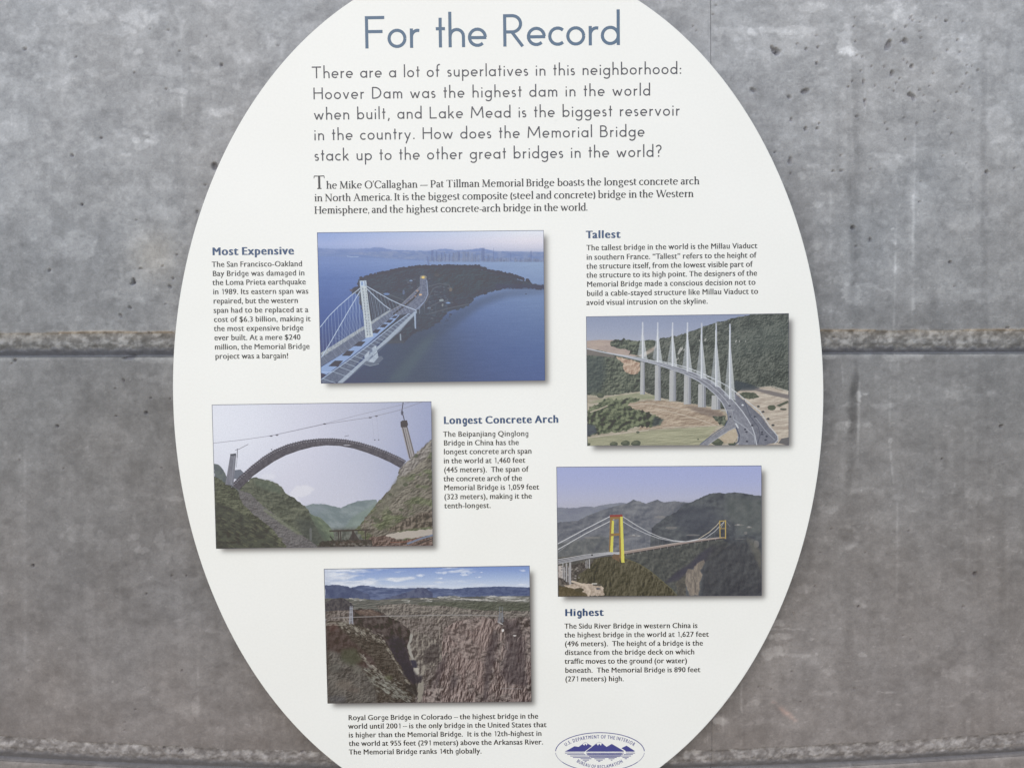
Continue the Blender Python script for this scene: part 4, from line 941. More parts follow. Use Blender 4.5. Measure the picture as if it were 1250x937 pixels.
RECTS = [(-233.9, 40.6, 186.2, 3.5), (91.0, 337.1, 81.4, -78.0), (-368.2, -99.3, -20.5, -198.8), (53.2, 304.2, -102.8, -264.0), (-235.0, 19.2, -224.9, -395.2)]
CORNERS = [[(386.96, 283.7), (663.7, 281.0), (665.4, 464.4), (391.8, 468.0)],
           [(715.4, 386.2), (962.9, 382.3), (963.0, 543.2), (716.7, 544.1)],
           [(258.5, 493.7), (526.6, 489.7), (528.7, 665.7), (263.7, 669.5)],
           [(679.2, 569.5), (929.6, 567.9), (929.8, 726.6), (681, 727.9)],
           [(395.3, 693.9), (646.6, 689.9), (648.9, 856.1), (399.8, 858.1)]]
PHOTOS = [(paint_bay, 'dusk photograph of a white cable bridge running to a wooded island, city skyline behind'),
          (paint_viaduct, 'photograph of a curving cable-stayed viaduct on tall piers among wooded hills'),
          (paint_arch, 'photograph of a bare dark concrete arch spanning a green gorge'),
          (paint_tower_bridge, 'photograph of a suspension bridge with a yellow tower in dark hills'),
          (paint_gorge, 'photograph of a thin suspension bridge over a deep red rock gorge')]


def add_photo(k):
    fn, lab = PHOTOS[k]
    C4 = px2mm(CORNERS[k]); ideal = RECTS[k]
    a = fn(); h, w = a.shape[:2]
    a = a[::-1]                                          # image rows start at the bottom
    img = bpy.data.images.new('print_%s' % fn.__name__[6:], w, h)
    px = np.ones((h, w, 4), np.float32); px[..., :3] = a
    img.pixels.foreach_set(px.ravel()); img.update(); img.pack()
    m, n_, l, b = principled('photo_ink_%s' % fn.__name__[6:], None, PRINT_ROUGH, PRINT_SPEC)
    ti = n_.new('ShaderNodeTexImage'); ti.image = img; ti.interpolation = 'Linear'; ti.extension = 'EXTEND'
    uvn = n_.new('ShaderNodeUVMap'); uvn.uv_map = 'print'; l.new(uvn.outputs[0], ti.inputs[0])
    sc = n_.new('ShaderNodeVectorMath'); sc.operation = 'SCALE'; sc.inputs['Scale'].default_value = 1 / LIGHT
    sb = n_.new('ShaderNodeVectorMath'); sb.operation = 'SUBTRACT'; sb.inputs[1].default_value = (GLOSS,) * 3; l.new(ti.outputs[0], sb.inputs[0])
    mxx = n_.new('ShaderNodeVectorMath'); mxx.operation = 'MAXIMUM'; mxx.inputs[1].default_value = (.006,) * 3; l.new(sb.outputs[0], mxx.inputs[0])
    l.new(mxx.outputs[0], sc.inputs[0]); add_speckle(n_, l, b, sc.outputs[0], .05, 700)
    N = 8; V = []; UV = []
    for j in range(N + 1):
        for i in range(N + 1):
            u, v = i / N, j / N
            top = C4[0] * (1 - u) + C4[1] * u; bot = C4[3] * (1 - u) + C4[2] * u
            V.append((*(bot * (1 - v) + top * v), .10)); UV.append((u, v))
    F = [(j * (N + 1) + i, j * (N + 1) + i + 1, (j + 1) * (N + 1) + i + 1, (j + 1) * (N + 1) + i) for j in range(N) for i in range(N)]
    me = mesh_np('photo_print', np.array(V) * MM, F)
    uv = me.uv_layers.new(name='print')
    for lp in me.loops: uv.data[lp.index].uv = UV[lp.vertex_index]
    o = link('photo_print', me, m, sign); o['label'] = lab
    l_, r_, t_, b_ = (C4[[0, 3], 0].mean(), C4[[1, 2], 0].mean(), C4[:2, 1].mean(), C4[2:, 1].mean())
    D, S = 6.0, 3.1
    soft_sheet('printed_shadow', l_ - 2, b_ - 21, r_ + 22, t_ + 2, lambda X, Y: .93 * blurred_box(X, Y, l_ + D + 1, r_ + D - 1.5, b_ - D + 1.5, t_ - D - 1, S), .05, 1.5, o)


for k in range(5): add_photo(k)

geo = geometric_font(); ser = serif_font(); san = sans_font(); sanb = sans_font(True)
M_title = ink('title_ink', (90, 113, 136)); M_intro = ink('intro_ink', (82, 82, 88)); M_serif = ink('serif_ink', (62, 63, 72))
M_cap = ink('caption_ink', (66, 60, 63)); M_head = ink('heading_ink', (72, 92, 124)); M_emb = ink('emblem_ink', (92, 94, 148))

text_object('title', M_title, sign, geometric_font(.1), [('For the Record', (441.8, 59.6), (761.0, 55.2))], 38.8, xs=1.0, label='large slate-blue title reading For the Record')
text_object('introduction_text', M_intro, sign, geo, [
    ('There are a lot of superlatives in this neighborhood:', (379.3, 96), (833.2, 90.6)),
    ('Hoover Dam was the highest dam in the world', (381.2, 121.6), (795.2, 116.9)),
    ('when built, and Lake Mead is the biggest reservoir', (382.2, 146.6), (831, 141.4)),
    ('in the country. How does the Memorial Bridge', (382.2, 171.6), (788.2, 167.0)),
    ('stack up to the other great bridges in the world?', (383.0, 196.6), (809.2, 191.6))], 14.2, xs=1.0, label='grey geometric introduction text in five lines')
out_lines = [('he Mike O’Callaghan — Pat Tillman Memorial Bridge boasts the longest concrete arch', (398.2, 230.6), (854, 225.2)),
             ('in North America. It is the biggest composite (steel and concrete) bridge in the Western', (383.8, 246), (846.8, 240.6)),
             ('Hemisphere, and the highest concrete-arch bridge in the world.', (383.8, 261), (717.4, 257.2))]
body = text_object('summary_text', M_serif, sign, ser, out_lines, 8.9, label='dark serif text in three lines below the introduction')
text_object('drop_capital', M_serif, sign, ser, [('T', (383.0, 230.8), (396.9, 230.6))], 16.0)


def slope(x0, y0, x1, s): return (x1, y0 + s * (x1 - x0))


def caption(heading, hp, body_lines, s, hcap, cap, xl, lab):
    if heading:
        (x0, y0), (x1, y1) = hp
        text_object('heading', M_head, sign, sanb, [(heading, (x0, y0), (x1, y1))], hcap, label='bold blue heading reading %s' % heading)
    text_object('caption', M_cap, sign, san, [(t, (a - .3, y), slope(a, y, b + .4, s)) for (t, a, y, b) in body_lines], cap, label=lab)


caption('Most Expensive', ((259.2, 311.6), (359.8, 310.6)), [
    ('The San Francisco-Oakland', 258.9, 325.9, 369), ('Bay Bridge was damaged in', 259.7, 337.1, 371.9),
    ('the Loma Prieta earthquake', 259.7, 348, 373.3), ('in 1989. Its eastern span was', 260.2, 359.3, 376.5),
    ('repaired, but the western', 260.6, 370.6, 363.9), ('span had to be replaced at a', 260.9, 381.9, 376.3),
    ('cost of $6.3 billion, making it', 261.3, 393, 379.1), ('the most expensive bridge', 261.4, 404.1, 370.4),
    ('ever built. At a mere $240', 261.8, 415.3, 366.8), ('million, the Memorial Bridge', 262.3, 426.6, 378),
    ('project was a bargain!', 263, 437.9, 352.1)], -.0075, 9.3, 6.5, 0, 'small grey text beside the dusk bridge photograph')
caption('Tallest', ((715.4, 291), (758.2, 290.4)), [
    ('The tallest bridge in the world is the Millau Viaduct', 716.1, 305.7, 924.3), ('in southern France. “Tallest” refers to the height of', 716.1, 317.2, 922.9),
    ('the structure itself, from the lowest visible part of', 716.1, 328.2, 918.3), ('the structure to its high point. The designers of the', 716.1, 339.1, 924.1),
    ('Memorial Bridge made a conscious decision not to', 716.5, 350.2, 922.2), ('build a cable-stayed structure like Millau Viaduct to', 716.5, 361.3, 925.4),
    ('avoid visual intrusion on the skyline.', 716.1, 372.5, 864)], -.0125, 9.0, 6.6, 0, 'small grey text above the viaduct photograph')
caption('Longest Concrete Arch', ((541.6, 517.3), (682.6, 515.8)), [
    ('The Beipanjiang Qinglong', 541.2, 532.9, 645.1), ('Bridge in China has the', 541.8, 543.6, 633.3), ('longest concrete arch span', 541.8, 554.3, 649),
    ('in the world at 1,460 feet', 541.8, 565.3, 641.1), ('(445 meters).  The span of', 542.1, 576.3, 644.7), ('the concrete arch of the', 541.8, 587.2, 637.2),
    ('Memorial Bridge is 1,059 feet', 542.2, 598.1, 658), ('(323 meters), making it the', 542.4, 609.1, 649.2), ('tenth-longest.', 542.7, 620.1, 599.2)], -.008, 9.0, 6.5, 0, 'small grey text between the arch and yellow tower photographs')
caption('Highest', ((689.6, 751.5), (737.6, 751.1)), [
    ('The Sidu River Bridge in western China is', 689.3, 766.8, 851.4), ('the highest bridge in the world at 1,627 feet', 689.3, 777.5, 865),
    ('(496 meters).  The height of a bridge is the', 689.6, 788.3, 858), ('distance from the bridge deck on which', 689.6, 798.9, 847.7),
    ('traffic moves to the ground (or water)', 689.6, 809.6, 838.8), ('beneath.  The Memorial Bridge is 890 feet', 690, 820.6, 854.8),
    ('(271 meters) high.', 690.1, 831.1, 761.5)], -.0052, 8.7, 6.3, 0, 'small grey text below the yellow tower photograph')
caption(None, None, [
    ('Royal Gorge Bridge in Colorado – the highest bridge in the', 425.4, 878.4, 656.9), ('world until 2001 – is the only bridge in the United States that', 425.4, 888.9, 667),
    ('is higher than the Memorial Bridge.  It is the 12th-highest in', 425.8, 899.5, 661.2), ('the world at 955 feet (291 meters) above the Arkansas River.', 426.2, 909.9, 663),
    ('The Memorial Bridge ranks 14th globally.', 426.2, 920.3, 588)], -.0085, 0, 6.3, 0, 'small grey text below the rock gorge photograph')


# ---- agency emblem
def emblem():
    A0 = px2mm([(732.4, 917)])[0]
    e = lambda x, y: px2mm([(660 + x / 8.93, 880 + y / 8.93)])[0]          # close-up pixels -> mm
    e0 = bpy.data.objects.new('agency_emblem', None); COL.objects.link(e0); e0.parent = sign; e0.location = (A0[0] * MM, A0[1] * MM, 0)
    e0['label'] = 'oval indigo emblem of mountains mirrored in water'

    def put(name, shapes):
        Vs, Fs, b = [], [], 0
        for k, (v, f) in enumerate(shapes):
            v = np.asarray(v, float) - A0; Vs.append(np.c_[v, np.full(len(v), .12 + .007 * (k % 5))]); Fs += [tuple(i + b for i in t) for t in f]; b += len(v)
        return link(name, mesh_np(name, np.concatenate(Vs) * MM, Fs), M_emb, e0)

    def poly(pts):
        v = [e(*p) for p in pts]; return np.array(v), [tuple(range(len(v)))]

    def line(pts, w): return stroke([e(*p) for p in pts], w)
    cx, cy, rx, ry = 646, 330, 484, 209
    sh = [line(arc(cx, cy, rx, ry, 180 + 2, 360 - 2, 60), .95)]
    sh.append(line(arc(cx, cy, rx, ry, 32, 148, 44), .85))
    for k in range(11):
        for s in (1, -1):
            a = 3 + k * 2.7; sh.append(line(arc(cx, cy, rx, ry, 90 - s * (90 - a), 90 - s * (90 - a - 1.7), 2), .75))
    put('emblem_ring', sh)
    sh = [poly([(262, 328), (370, 268), (412, 276), (455, 246), (476, 262), (487, 240), (500, 262), (512, 240), (560, 266), (478, 328)]),
          poly([(490, 328), (605, 240), (625, 262), (640, 240), (655, 264), (668, 236), (718, 276), (775, 243), (910, 322), (900, 328)]),
          poly([(880, 290), (936, 262), (1026, 320), (1020, 328), (930, 328), (920, 316)]),
          line([(455, 246), (488, 224), (512, 240)], .28), line([(605, 240), (637, 222), (668, 236)], .28)]
    put('emblem_mountains', sh)
    sh = []
    rows = [(343, [(264, 474), (496, 905), (930, 1028)]), (358, [(290, 488), (500, 898), (905, 1006)]), (375, [(322, 516), (520, 884), (872, 985)]), (391, [(350, 540), (545, 830), (892, 960)]), (405, [(435, 552), (585, 700), (740, 805), (915, 940)]), (420, [(458, 526), (606, 676), (764, 782)]), (434, [(478, 500), (626, 650)])]
    for y, segs in rows:
        for x0, x1 in segs: sh.append(line([(x0, y), (x1, y)], .85))
    for y, segs in rows[:3]:
        x0, x1 = segs[1]; sh.append(line([(x0 + 12, y + 8), (x1 - 20, y + 8)], .5))
    put('water_lines', sh)
    sh = []

    def ring_text(t, x0, y0, rx_, ry_, a0, a1, hgt, fill=.9):
        """letters evenly spaced by arc length along an ellipse, feet towards the inside of the line they stand on"""
        q = np.array([e(x0 + rx_ * math.cos(math.radians(a)), y0 - ry_ * math.sin(math.radians(a))) for a in np.linspace(a0, a1, 200)])
        sl = np.r_[0, np.cumsum(np.hypot(*np.diff(q, axis=0).T))]
        adv = [sanb[c][1] + .06 for c in t]; tot = sum(adv); sx = sl[-1] / tot; x = 0
        for ch, w in zip(t, adv):
            s0 = (x + w / 2) * sx; at_ = lambda s: np.array([np.interp(s, sl, q[:, 0]), np.interp(s, sl, q[:, 1])])
            base = at_(s0); tv = at_(s0 + .5) - at_(s0 - .5); tv = tv / np.hypot(*tv); nv = np.array([-tv[1], tv[0]])
            for v, fa in sanb[ch][0][:2]:
                sh.append((base + ((v[:, 0] - w / 2) * sx * fill * 1.05)[:, None] * tv + (v[:, 1] * hgt)[:, None] * nv, fa))
            x += w
    ring_text('U.S. DEPARTMENT OF THE INTERIOR', 646, 352, 424, 168, 151.5, 28.5, 4.4)
    ring_text('BUREAU OF RECLAMATION', 646, 318, 330, 192, 219, 321, 4.2)
    put('emblem_lettering', sh)['kind'] = 'stuff'      # letters a few pixels high


emblem()


def smudge(x, y, r, a):
    c = px2mm([(x, y)])[0]
    o = soft_sheet('smudge', c[0] - r * 2.6, c[1] - r * 2, c[0] + r * 2.6, c[1] + r * 2, lambda X, Y: a * np.clip(np.exp(-((X - c[0]) / r) ** 2 - ((Y - c[1]) / (r * .7)) ** 2) - .02, 0, 1), .03, max(.8, r / 4), sign)


smudge(679, 147, 2.2, .07); smudge(757, 743, 3.4, .05)

# four stand-offs hold the board clear of the wall
GAP = 40.0
so_m, _, _, _ = principled('standoff_steel', (.3, .3, .31), .4)
for sx, sy in ((-1, 1), (1, 1), (-1, -1), (1, -1)):
    cx, cy = ECX + sx * 220, ECY + sy * 300
    Vc = [(cx + 9 * math.cos(a), cy + 9 * math.sin(a), z) for z in (-THICK, -GAP - 1) for a in np.linspace(0, 2 * math.pi, 17)[:-1]]
    Fc = [(i, (i + 1) % 16, 16 + (i + 1) % 16, 16 + i) for i in range(16)]
    link('standoff', mesh_np('standoff', np.array(Vc) * MM, Fc), so_m, sign)
# ---------------------------------------------------------------- the concrete wall
wall = empty('concrete_wall', ROOT @ Matrix.Translation((0, 0, -GAP * MM)), 'grey board-marked concrete wall of large panels with rough recessed joints, behind the oval sign', 'wall')


def wpx(pts): return px2mm(pts, -GAP)


def curve_y(pts):
    """a joint line given by photograph pixels -> y(x) in wall millimetres (a parabola)"""
    q = wpx(pts); c = np.polyfit(q[:, 0], q[:, 1], len(pts) - 1 if len(pts) < 4 else 2)
    m = lambda x: np.polyval(c, np.clip(x, -760, 760))
    return m


J1a, J1b, J1c = curve_y([(139, 405.5), (1110, 402.5)]), curve_y([(139, 426), (1110, 424.5)]), curve_y([(139, 435.5), (1110, 431.8)])
J2a, J2b, J2c = curve_y([(139, 906), (630, 919), (1115, 902)]), curve_y([(139, 924), (630, 935), (1115, 921)]), curve_y([(139, 935), (630, 945), (1115, 930)])
SEAM = float(wpx([(867.6, 60)])[0, 0])
wr = np.random.default_rng(7)


class Field:
    """smooth value noise over wall millimetres, the same for every panel"""
    def __init__(self, sx, sy, seed):
        r = np.random.default_rng(seed); self.sx, self.sy = sx, sy
        self.nx, self.ny = int(3000 / sx) + 4, int(2600 / sy) + 4; self.g = r.random((self.ny, self.nx)).astype(np.float32)

    def __call__(self, X, Y):
        x = np.clip((X + 1500) / self.sx, 0, self.nx - 2.001); y = np.clip((Y + 1300) / self.sy, 0, self.ny - 2.001)
        i, j = x.astype(int), y.astype(int); u, v = x - i, y - j; u = u * u * (3 - 2 * u); v = v * v * (3 - 2 * v); g = self.g
        return (g[j, i] * (1 - u) + g[j, i + 1] * u) * (1 - v) + (g[j + 1, i] * (1 - u) + g[j + 1, i + 1] * u) * v


def F_(sx, sy, seed, octs=5, gain=.55):
    fs = [Field(max(sx / 2.03 ** k, 1.6), max(sy / 2.03 ** k, 1.6), seed * 31 + k) for k in range(octs)]
    t = sum(gain ** k for k in range(octs))
    return lambda X, Y: sum(f(X, Y) * gain ** k for k, f in enumerate(fs)) / t


big, mid, fine, streak, mott, agg = F_(210, 160, 1), F_(52, 44, 2, 5, .62), F_(7, 6, 3, 3), F_(9, 300, 4, 4), F_(26, 20, 5, 5, .7), F_(8, 6, 6, 3, .75)
fleck, fleckh = F_(4.5, 3.6, 21, 2, .5), F_(11, 2.8, 22, 2, .5)
crisp, crisp2 = F_(30, 22, 12, 5, .72), F_(11, 9, 13, 3, .7)
wx, wy = F_(16, 16, 8, 3), F_(16, 16, 9, 3)

PITS = [(946, 62, 3.2, 3.0, 0), (949, 64.5, 3.4, 2.6, .5), (942.5, 58.5, 1.5, 2.6, .5), (982.5, 111.5, 4.6, 2.2, .2), (1084.5, 55, 2.8, 5.6, -.45), (1113, 81, 1.8, 2.6, -.4), (1111, 115.5, 2.6, 2.2, -.5), (1115, 119, 2.2, 3.0, .3), (1088.5, 90, 1.6, 3.2, -.1),
        (983.3, 157.5, 1.7, 2.3, .2), (997.5, 157, 1.4, 1.4, 0), (964.3, 196, 1.7, 4.2, -.15), (963.5, 119, 2.4, 1.4, -.7), (966, 146, 1.4, 2.0, 0), (984, 60, 1.3, 1.5, 0), (998.5, 58, 1, 1.6, 0), (997, 77.5, 1.2, 2, 0), (1105, 50, 2.6, 3, .2), (1119, 151.5, 1.2, 2, 0), (1046, 142, 1.6, 1.2, 0),
        (1041, 278, 2.3, 2.1, 0), (1062, 293, 1.2, 2.3, 0), (1027, 208.5, 2.6, .9, .1), (1026, 190.5, 1, 1.5, 0), (1000, 151, .8, .8, 0), (973, 54, .9, 1, 0), (1046, 68, 1.2, 1.2, 0), (1056, 126, .9, 5, .1), (1054, 100, .8, 2.4, 0), (846, 32, 1, 1, 0), (850, 37.5, 1, 1, 0), (870, 18, .8, .8, 0), (874, 7, .8, .8, 0), (919, 110, 3.2, 1.8, -.6), (946, 186, 1.2, 1.2, 0), (965, 212, 1, 1, 0), (1017, 209, 1.6, .8, 0),
        (162, 346, 3.4, 1.6, .4), (163, 343, 1.6, 3, 0), (171.5, 327.8, 2, 1.1, 0), (198.5, 325, 1.3, 1.1, 0), (211, 340, 1.2, 1.6, 0), (207.5, 350, 1.4, 2.2, .5), (158.5, 375.5, 2, 1.3, -.4), (147.2, 385.5, 1.3, 2.4, .5), (216, 311, 1.2, 1, 0), (240.5, 259, 1.1, 1.7, 0), (250.5, 226, 1, 1, 0), (262, 203, 3.2, 4.4, .2), (166, 269, 1, .8, 0), (202, 371, .8, .8, 0),
        (219, 62.5, 1.2, 1, 0), (205, 37, .7, .7, 0), (203, 109, 1, .8, 0), (270, 79.5, 1.8, 1.6, 0), (183, 36, .6, .6, 0), (164, 89, 1, .6, 0), (252, 44.5, .7, .7, 0),
        (157, 436.5, 7, 2, .12), (151, 464.5, 1, 2.2, .5), (178, 503.5, 1.8, 1.6, 0), (140.5, 474, .8, .8, 0), (141.5, 507.5, 1, 1, 0), (184, 485.5, 1.4, .8, 0), (208, 486.5, .7, .7, 0), (197, 571, .6, .6, 0), (209.5, 702.5, .8, .8, 0), (227.5, 702.5, .8, .8, 0), (222, 818, .6, 1.6, 0), (165, 865.5, .8, .8, 0), (200, 912.5, 1, 1, 0), (220.5, 916.5, 2.4, 1.8, .4), (369.5, 917, 3, 1, 0), (152, 891, .8, .8, 0),
        (1056, 674, .8, .8, 0), (1001, 674, .8, .8, 0), (1015, 645, .7, .7, 0), (1048, 740, 1.1, 1.1, 0), (968, 748.5, .9, .9, 0), (1048, 739.5, .9, .9, 0), (966.5, 819, 1.1, 1, 0), (925.5, 838, .9, .9, 0), (941, 841, .8, .8, 0), (1018.5, 411.5, 2.2, 1.4, 0), (1045.5, 427, .8, 1, 0), (873, 875, 3.8, .9, -.1), (1102, 776, .7, .7, 0), (1111, 780, .7, .7, 0), (977, 856, .7, .7, 0)]
EXTRA = []
for _ in range(95):      # scattered pinholes, thicker in the upper right
    if wr.random() < .55: x, y = 1040 + wr.random() * 160, 20 + abs(wr.normal()) * 90
    else: x, y = wr.random() * 1400 - 80, wr.random() * 980 - 20
    EXTRA.append((x, y, .5 + wr.random() * .8, .5 + wr.random() * .9, wr.random() * 3))
for x, y in ((30, 60), (88, 190), (60, 330), (1180, 90), (1205, 210), (1160, 320), (1222, 520), (70, 520), (40, 690), (1190, 700), (1150, 560), (100, 250), (18, 440), (1230, 400)):
    EXTRA.append((x, y, 1.0 + wr.random() * 1.4, .9 + wr.random() * 1.2, wr.random() * 3))
# lighter laitance blotches: px centre, radii, strength ; darker ones negative
BLOT = [(172, 22, 26, 10, .5), (180, 24, 6, 6, .7), (252, 3, 12, 8, .6), (170, 64, 8, 6, 1.), (155, 75, 10, 5, .5), (150, 38, 16, 6, .5), (243, 62, 14, 10, .7), (238, 84, 9, 8, .7), (208, 86, 22, 12, .5), (258, 90, 18, 12, .45), (218, 111, 12, 3, .8), (222, 124, 8, 10, .5), (270, 136, 14, 8, .9), (258, 136, 6, 6, .7), (290, 105, 10, 6, .6), (262, 100, 10, 5, .5),
        (176, 176, 16, 8, .8), (185, 172, 12, 6, .8), (190, 164, 20, 5, .6), (166, 171, 6, 4, .9), (155, 190, 8, 3, .7), (150, 164, 14, 8, .5), (200, 222, 14, 10, .4), (175, 288, 10, 8, .5), (190, 300, 40, 30, .35), (170, 350, 36, 26, .45), (212, 398, 8, 6, .3), (330, 52, 8, 8, .6), (300, 70, 20, 10, .35),
        (900, 40, 26, 10, .55), (950, 38, 44, 6, .8), (990, 8, 20, 7, .8), (1030, 50, 12, 24, .9), (1036, 62, 12, 8, .9), (1080, 18, 26, 16, .6), (1105, 14, 16, 22, .5), (918, 66, 16, 9, .6), (872, 70, 22, 22, .35), (975, 165, 30, 26, .2), (930, 12, 30, 22, -.45), (1000, 20, 20, 12, -.25), (909, 95, 5, 9, -.5), (1050, 40, 14, 30, -.3), (1078, 190, 14, 5, .45), (978, 215, 7, 6, .8), (1088, 200, 16, 9, .4), (1102, 220, 9, 8, -.4), (990, 203, 9, 4, .6),
        (1040, 360, 20, 16, 1.0), (1030, 340, 16, 10, .6), (1060, 348, 16, 5, .6), (1000, 250, 8, 5, .6), (995, 298, 10, 8, .4), (1090, 278, 3, 3, 1.2), (1092, 296, 4, 6, .9), (1098, 330, 12, 5, .6), (1080, 355, 9, 3, .6), (1045, 285, 9, 12, -.3),
        (1048, 484, 4, 7, 1.1), (1058, 482, 5, 2, 1.2), (1040, 494, 12, 4, .7), (1010, 437, 12, 3, .8), (1100, 437, 30, 6, .5), (1030, 520, 18, 6, .6), (1015, 540, 12, 4, .6), (1080, 495, 20, 4, .5), (1060, 520, 8, 4, .6), (1035, 517, 4, 5, 1.), (1060, 600, 24, 6, .5), (1010, 620, 16, 5, .6), (1088, 537, 4, 3, .9), (1000, 580, 12, 8, -.3), (1096, 605, 14, 5, .5),
        (980, 720, 18, 8, .4), (950, 760, 10, 5, .8), (955, 778, 20, 5, .8), (944, 796, 16, 9, 1.), (972, 800, 22, 3, .6), (990, 779, 4, 3, .8), (997, 797, 3, 3, .7), (1052, 798, 6, 3, .8), (1013, 820, 12, 4, .5), (920, 858, 10, 5, .5), (877, 878, 9, 6, 1.2), (1052, 740, 6, 3, .7), (930, 880, 24, 8, .4), (1010, 845, 20, 5, .35), (1085, 843, 14, 1.5, .8), (955, 768, 30, 1.2, .8), (1060, 700, 30, 20, -.2),
        (190, 440, 30, 5, .6), (196, 463, 14, 6, .45), (170, 458, 12, 5, .4), (160, 540, 20, 12, .25), (163, 630, 6, 7, .5), (176, 672, 12, 5, .7), (195, 660, 6, 14, .5), (165, 656, 6, 5, .5), (218, 648, 10, 7, .4), (215, 610, 18, 3, .5), (190, 606, 14, 5, .4), (220, 700, 22, 7, -.4), (185, 715, 20, 6, -.45), (150, 724, 14, 9, -.4), (235, 696, 10, 10, -.3), (176, 740, 12, 6, -.3), (160, 470, 20, 14, -.25), (220, 760, 9, 5, .3), (260, 770, 14, 4, .4), (215, 758, 6, 3, .6), (240, 860, 6, 20, .35), (320, 880, 16, 20, .25), (145, 620, 10, 5, .3), (240, 560, 10, 20, -.2),
        (150, 426, 14, 9, .5), (60, 80, 40, 26, .5), (20, 160, 30, 20, .4), (90, 300, 36, 20, .4), (50, 560, 40, 20, .3), (100, 650, 30, 14, .4), (40, 760, 40, 16, -.3), (1180, 60, 40, 20, .5), (1220, 150, 20, 30, .5), (1170, 270, 30, 16, .4), (1200, 360, 30, 10, .5), (1180, 480, 30, 12, .5), (1210, 600, 40, 10, .4), (1170, 820, 30, 12, .4), (100, 20, 30, 12, .6), (1160, 660, 26, 18, -.3)]
# thin runs: px x0,y0,x1,y1,width,strength (light +, dark -)
RUNS = [(1043, 80, 1044, 402, 7, -.55), (1036, 60, 1042, 240, 2.2, .5), (1045, 434, 1045, 470, 3, -.5), (1043, 462, 1038, 560, 5.5, -1.0), (1049, 460, 1047, 560, 1.6, .8), (1013, 100, 1014, 400, 1.6, .35), (1094, 270, 1091, 400, 1.3, .9), (1115, 230, 1114, 400, 1.8, .7), (1118, 110, 1116, 230, 1.2, .5), (1027, 434, 1029, 470, 1, .6), (1087, 434, 1086, 540, 1.4, .6), (1086, 540, 1091, 600, 1.4, .7), (1096, 434, 1097, 480, 1.6, .5), (1095, 612, 1095, 730, 1.4, .55), (1055, 70, 1056, 145, 1, .6), (1054, 72, 1055, 110, 1.5, -.5),
        (1036, 760, 1038, 900, 7, -.3), (1035, 680, 1037, 770, 5, -.25), (1040, 560, 1034, 600, 5, -.5), (905, 830, 905, 862, 1.2, .7), (905, 862, 907, 875, 1.3, .9), (906, 880, 905, 910, 1.4, .8), (882, 868, 883, 905, 1.1, .5), (864, 885, 864, 905, .8, .5), (242, 790, 241, 880, 1.8, .35), (318, 872, 320, 912, 1.6, .45), (345, 872, 346, 912, 3, .35), (221, 20, 222, 175, 2, .35), (222, 120, 223, 160, 1.6, .6), (145, 660, 148, 780, 2, .25), (1200, 30, 1202, 400, 4, -.4), (1180, 434, 1182, 900, 3, .35), (1222, 434, 1223, 760, 6, -.3), (60, 20, 61, 400, 3, .3), (96, 434, 97, 900, 5, -.2), (30, 440, 31, 800, 2, .3)]


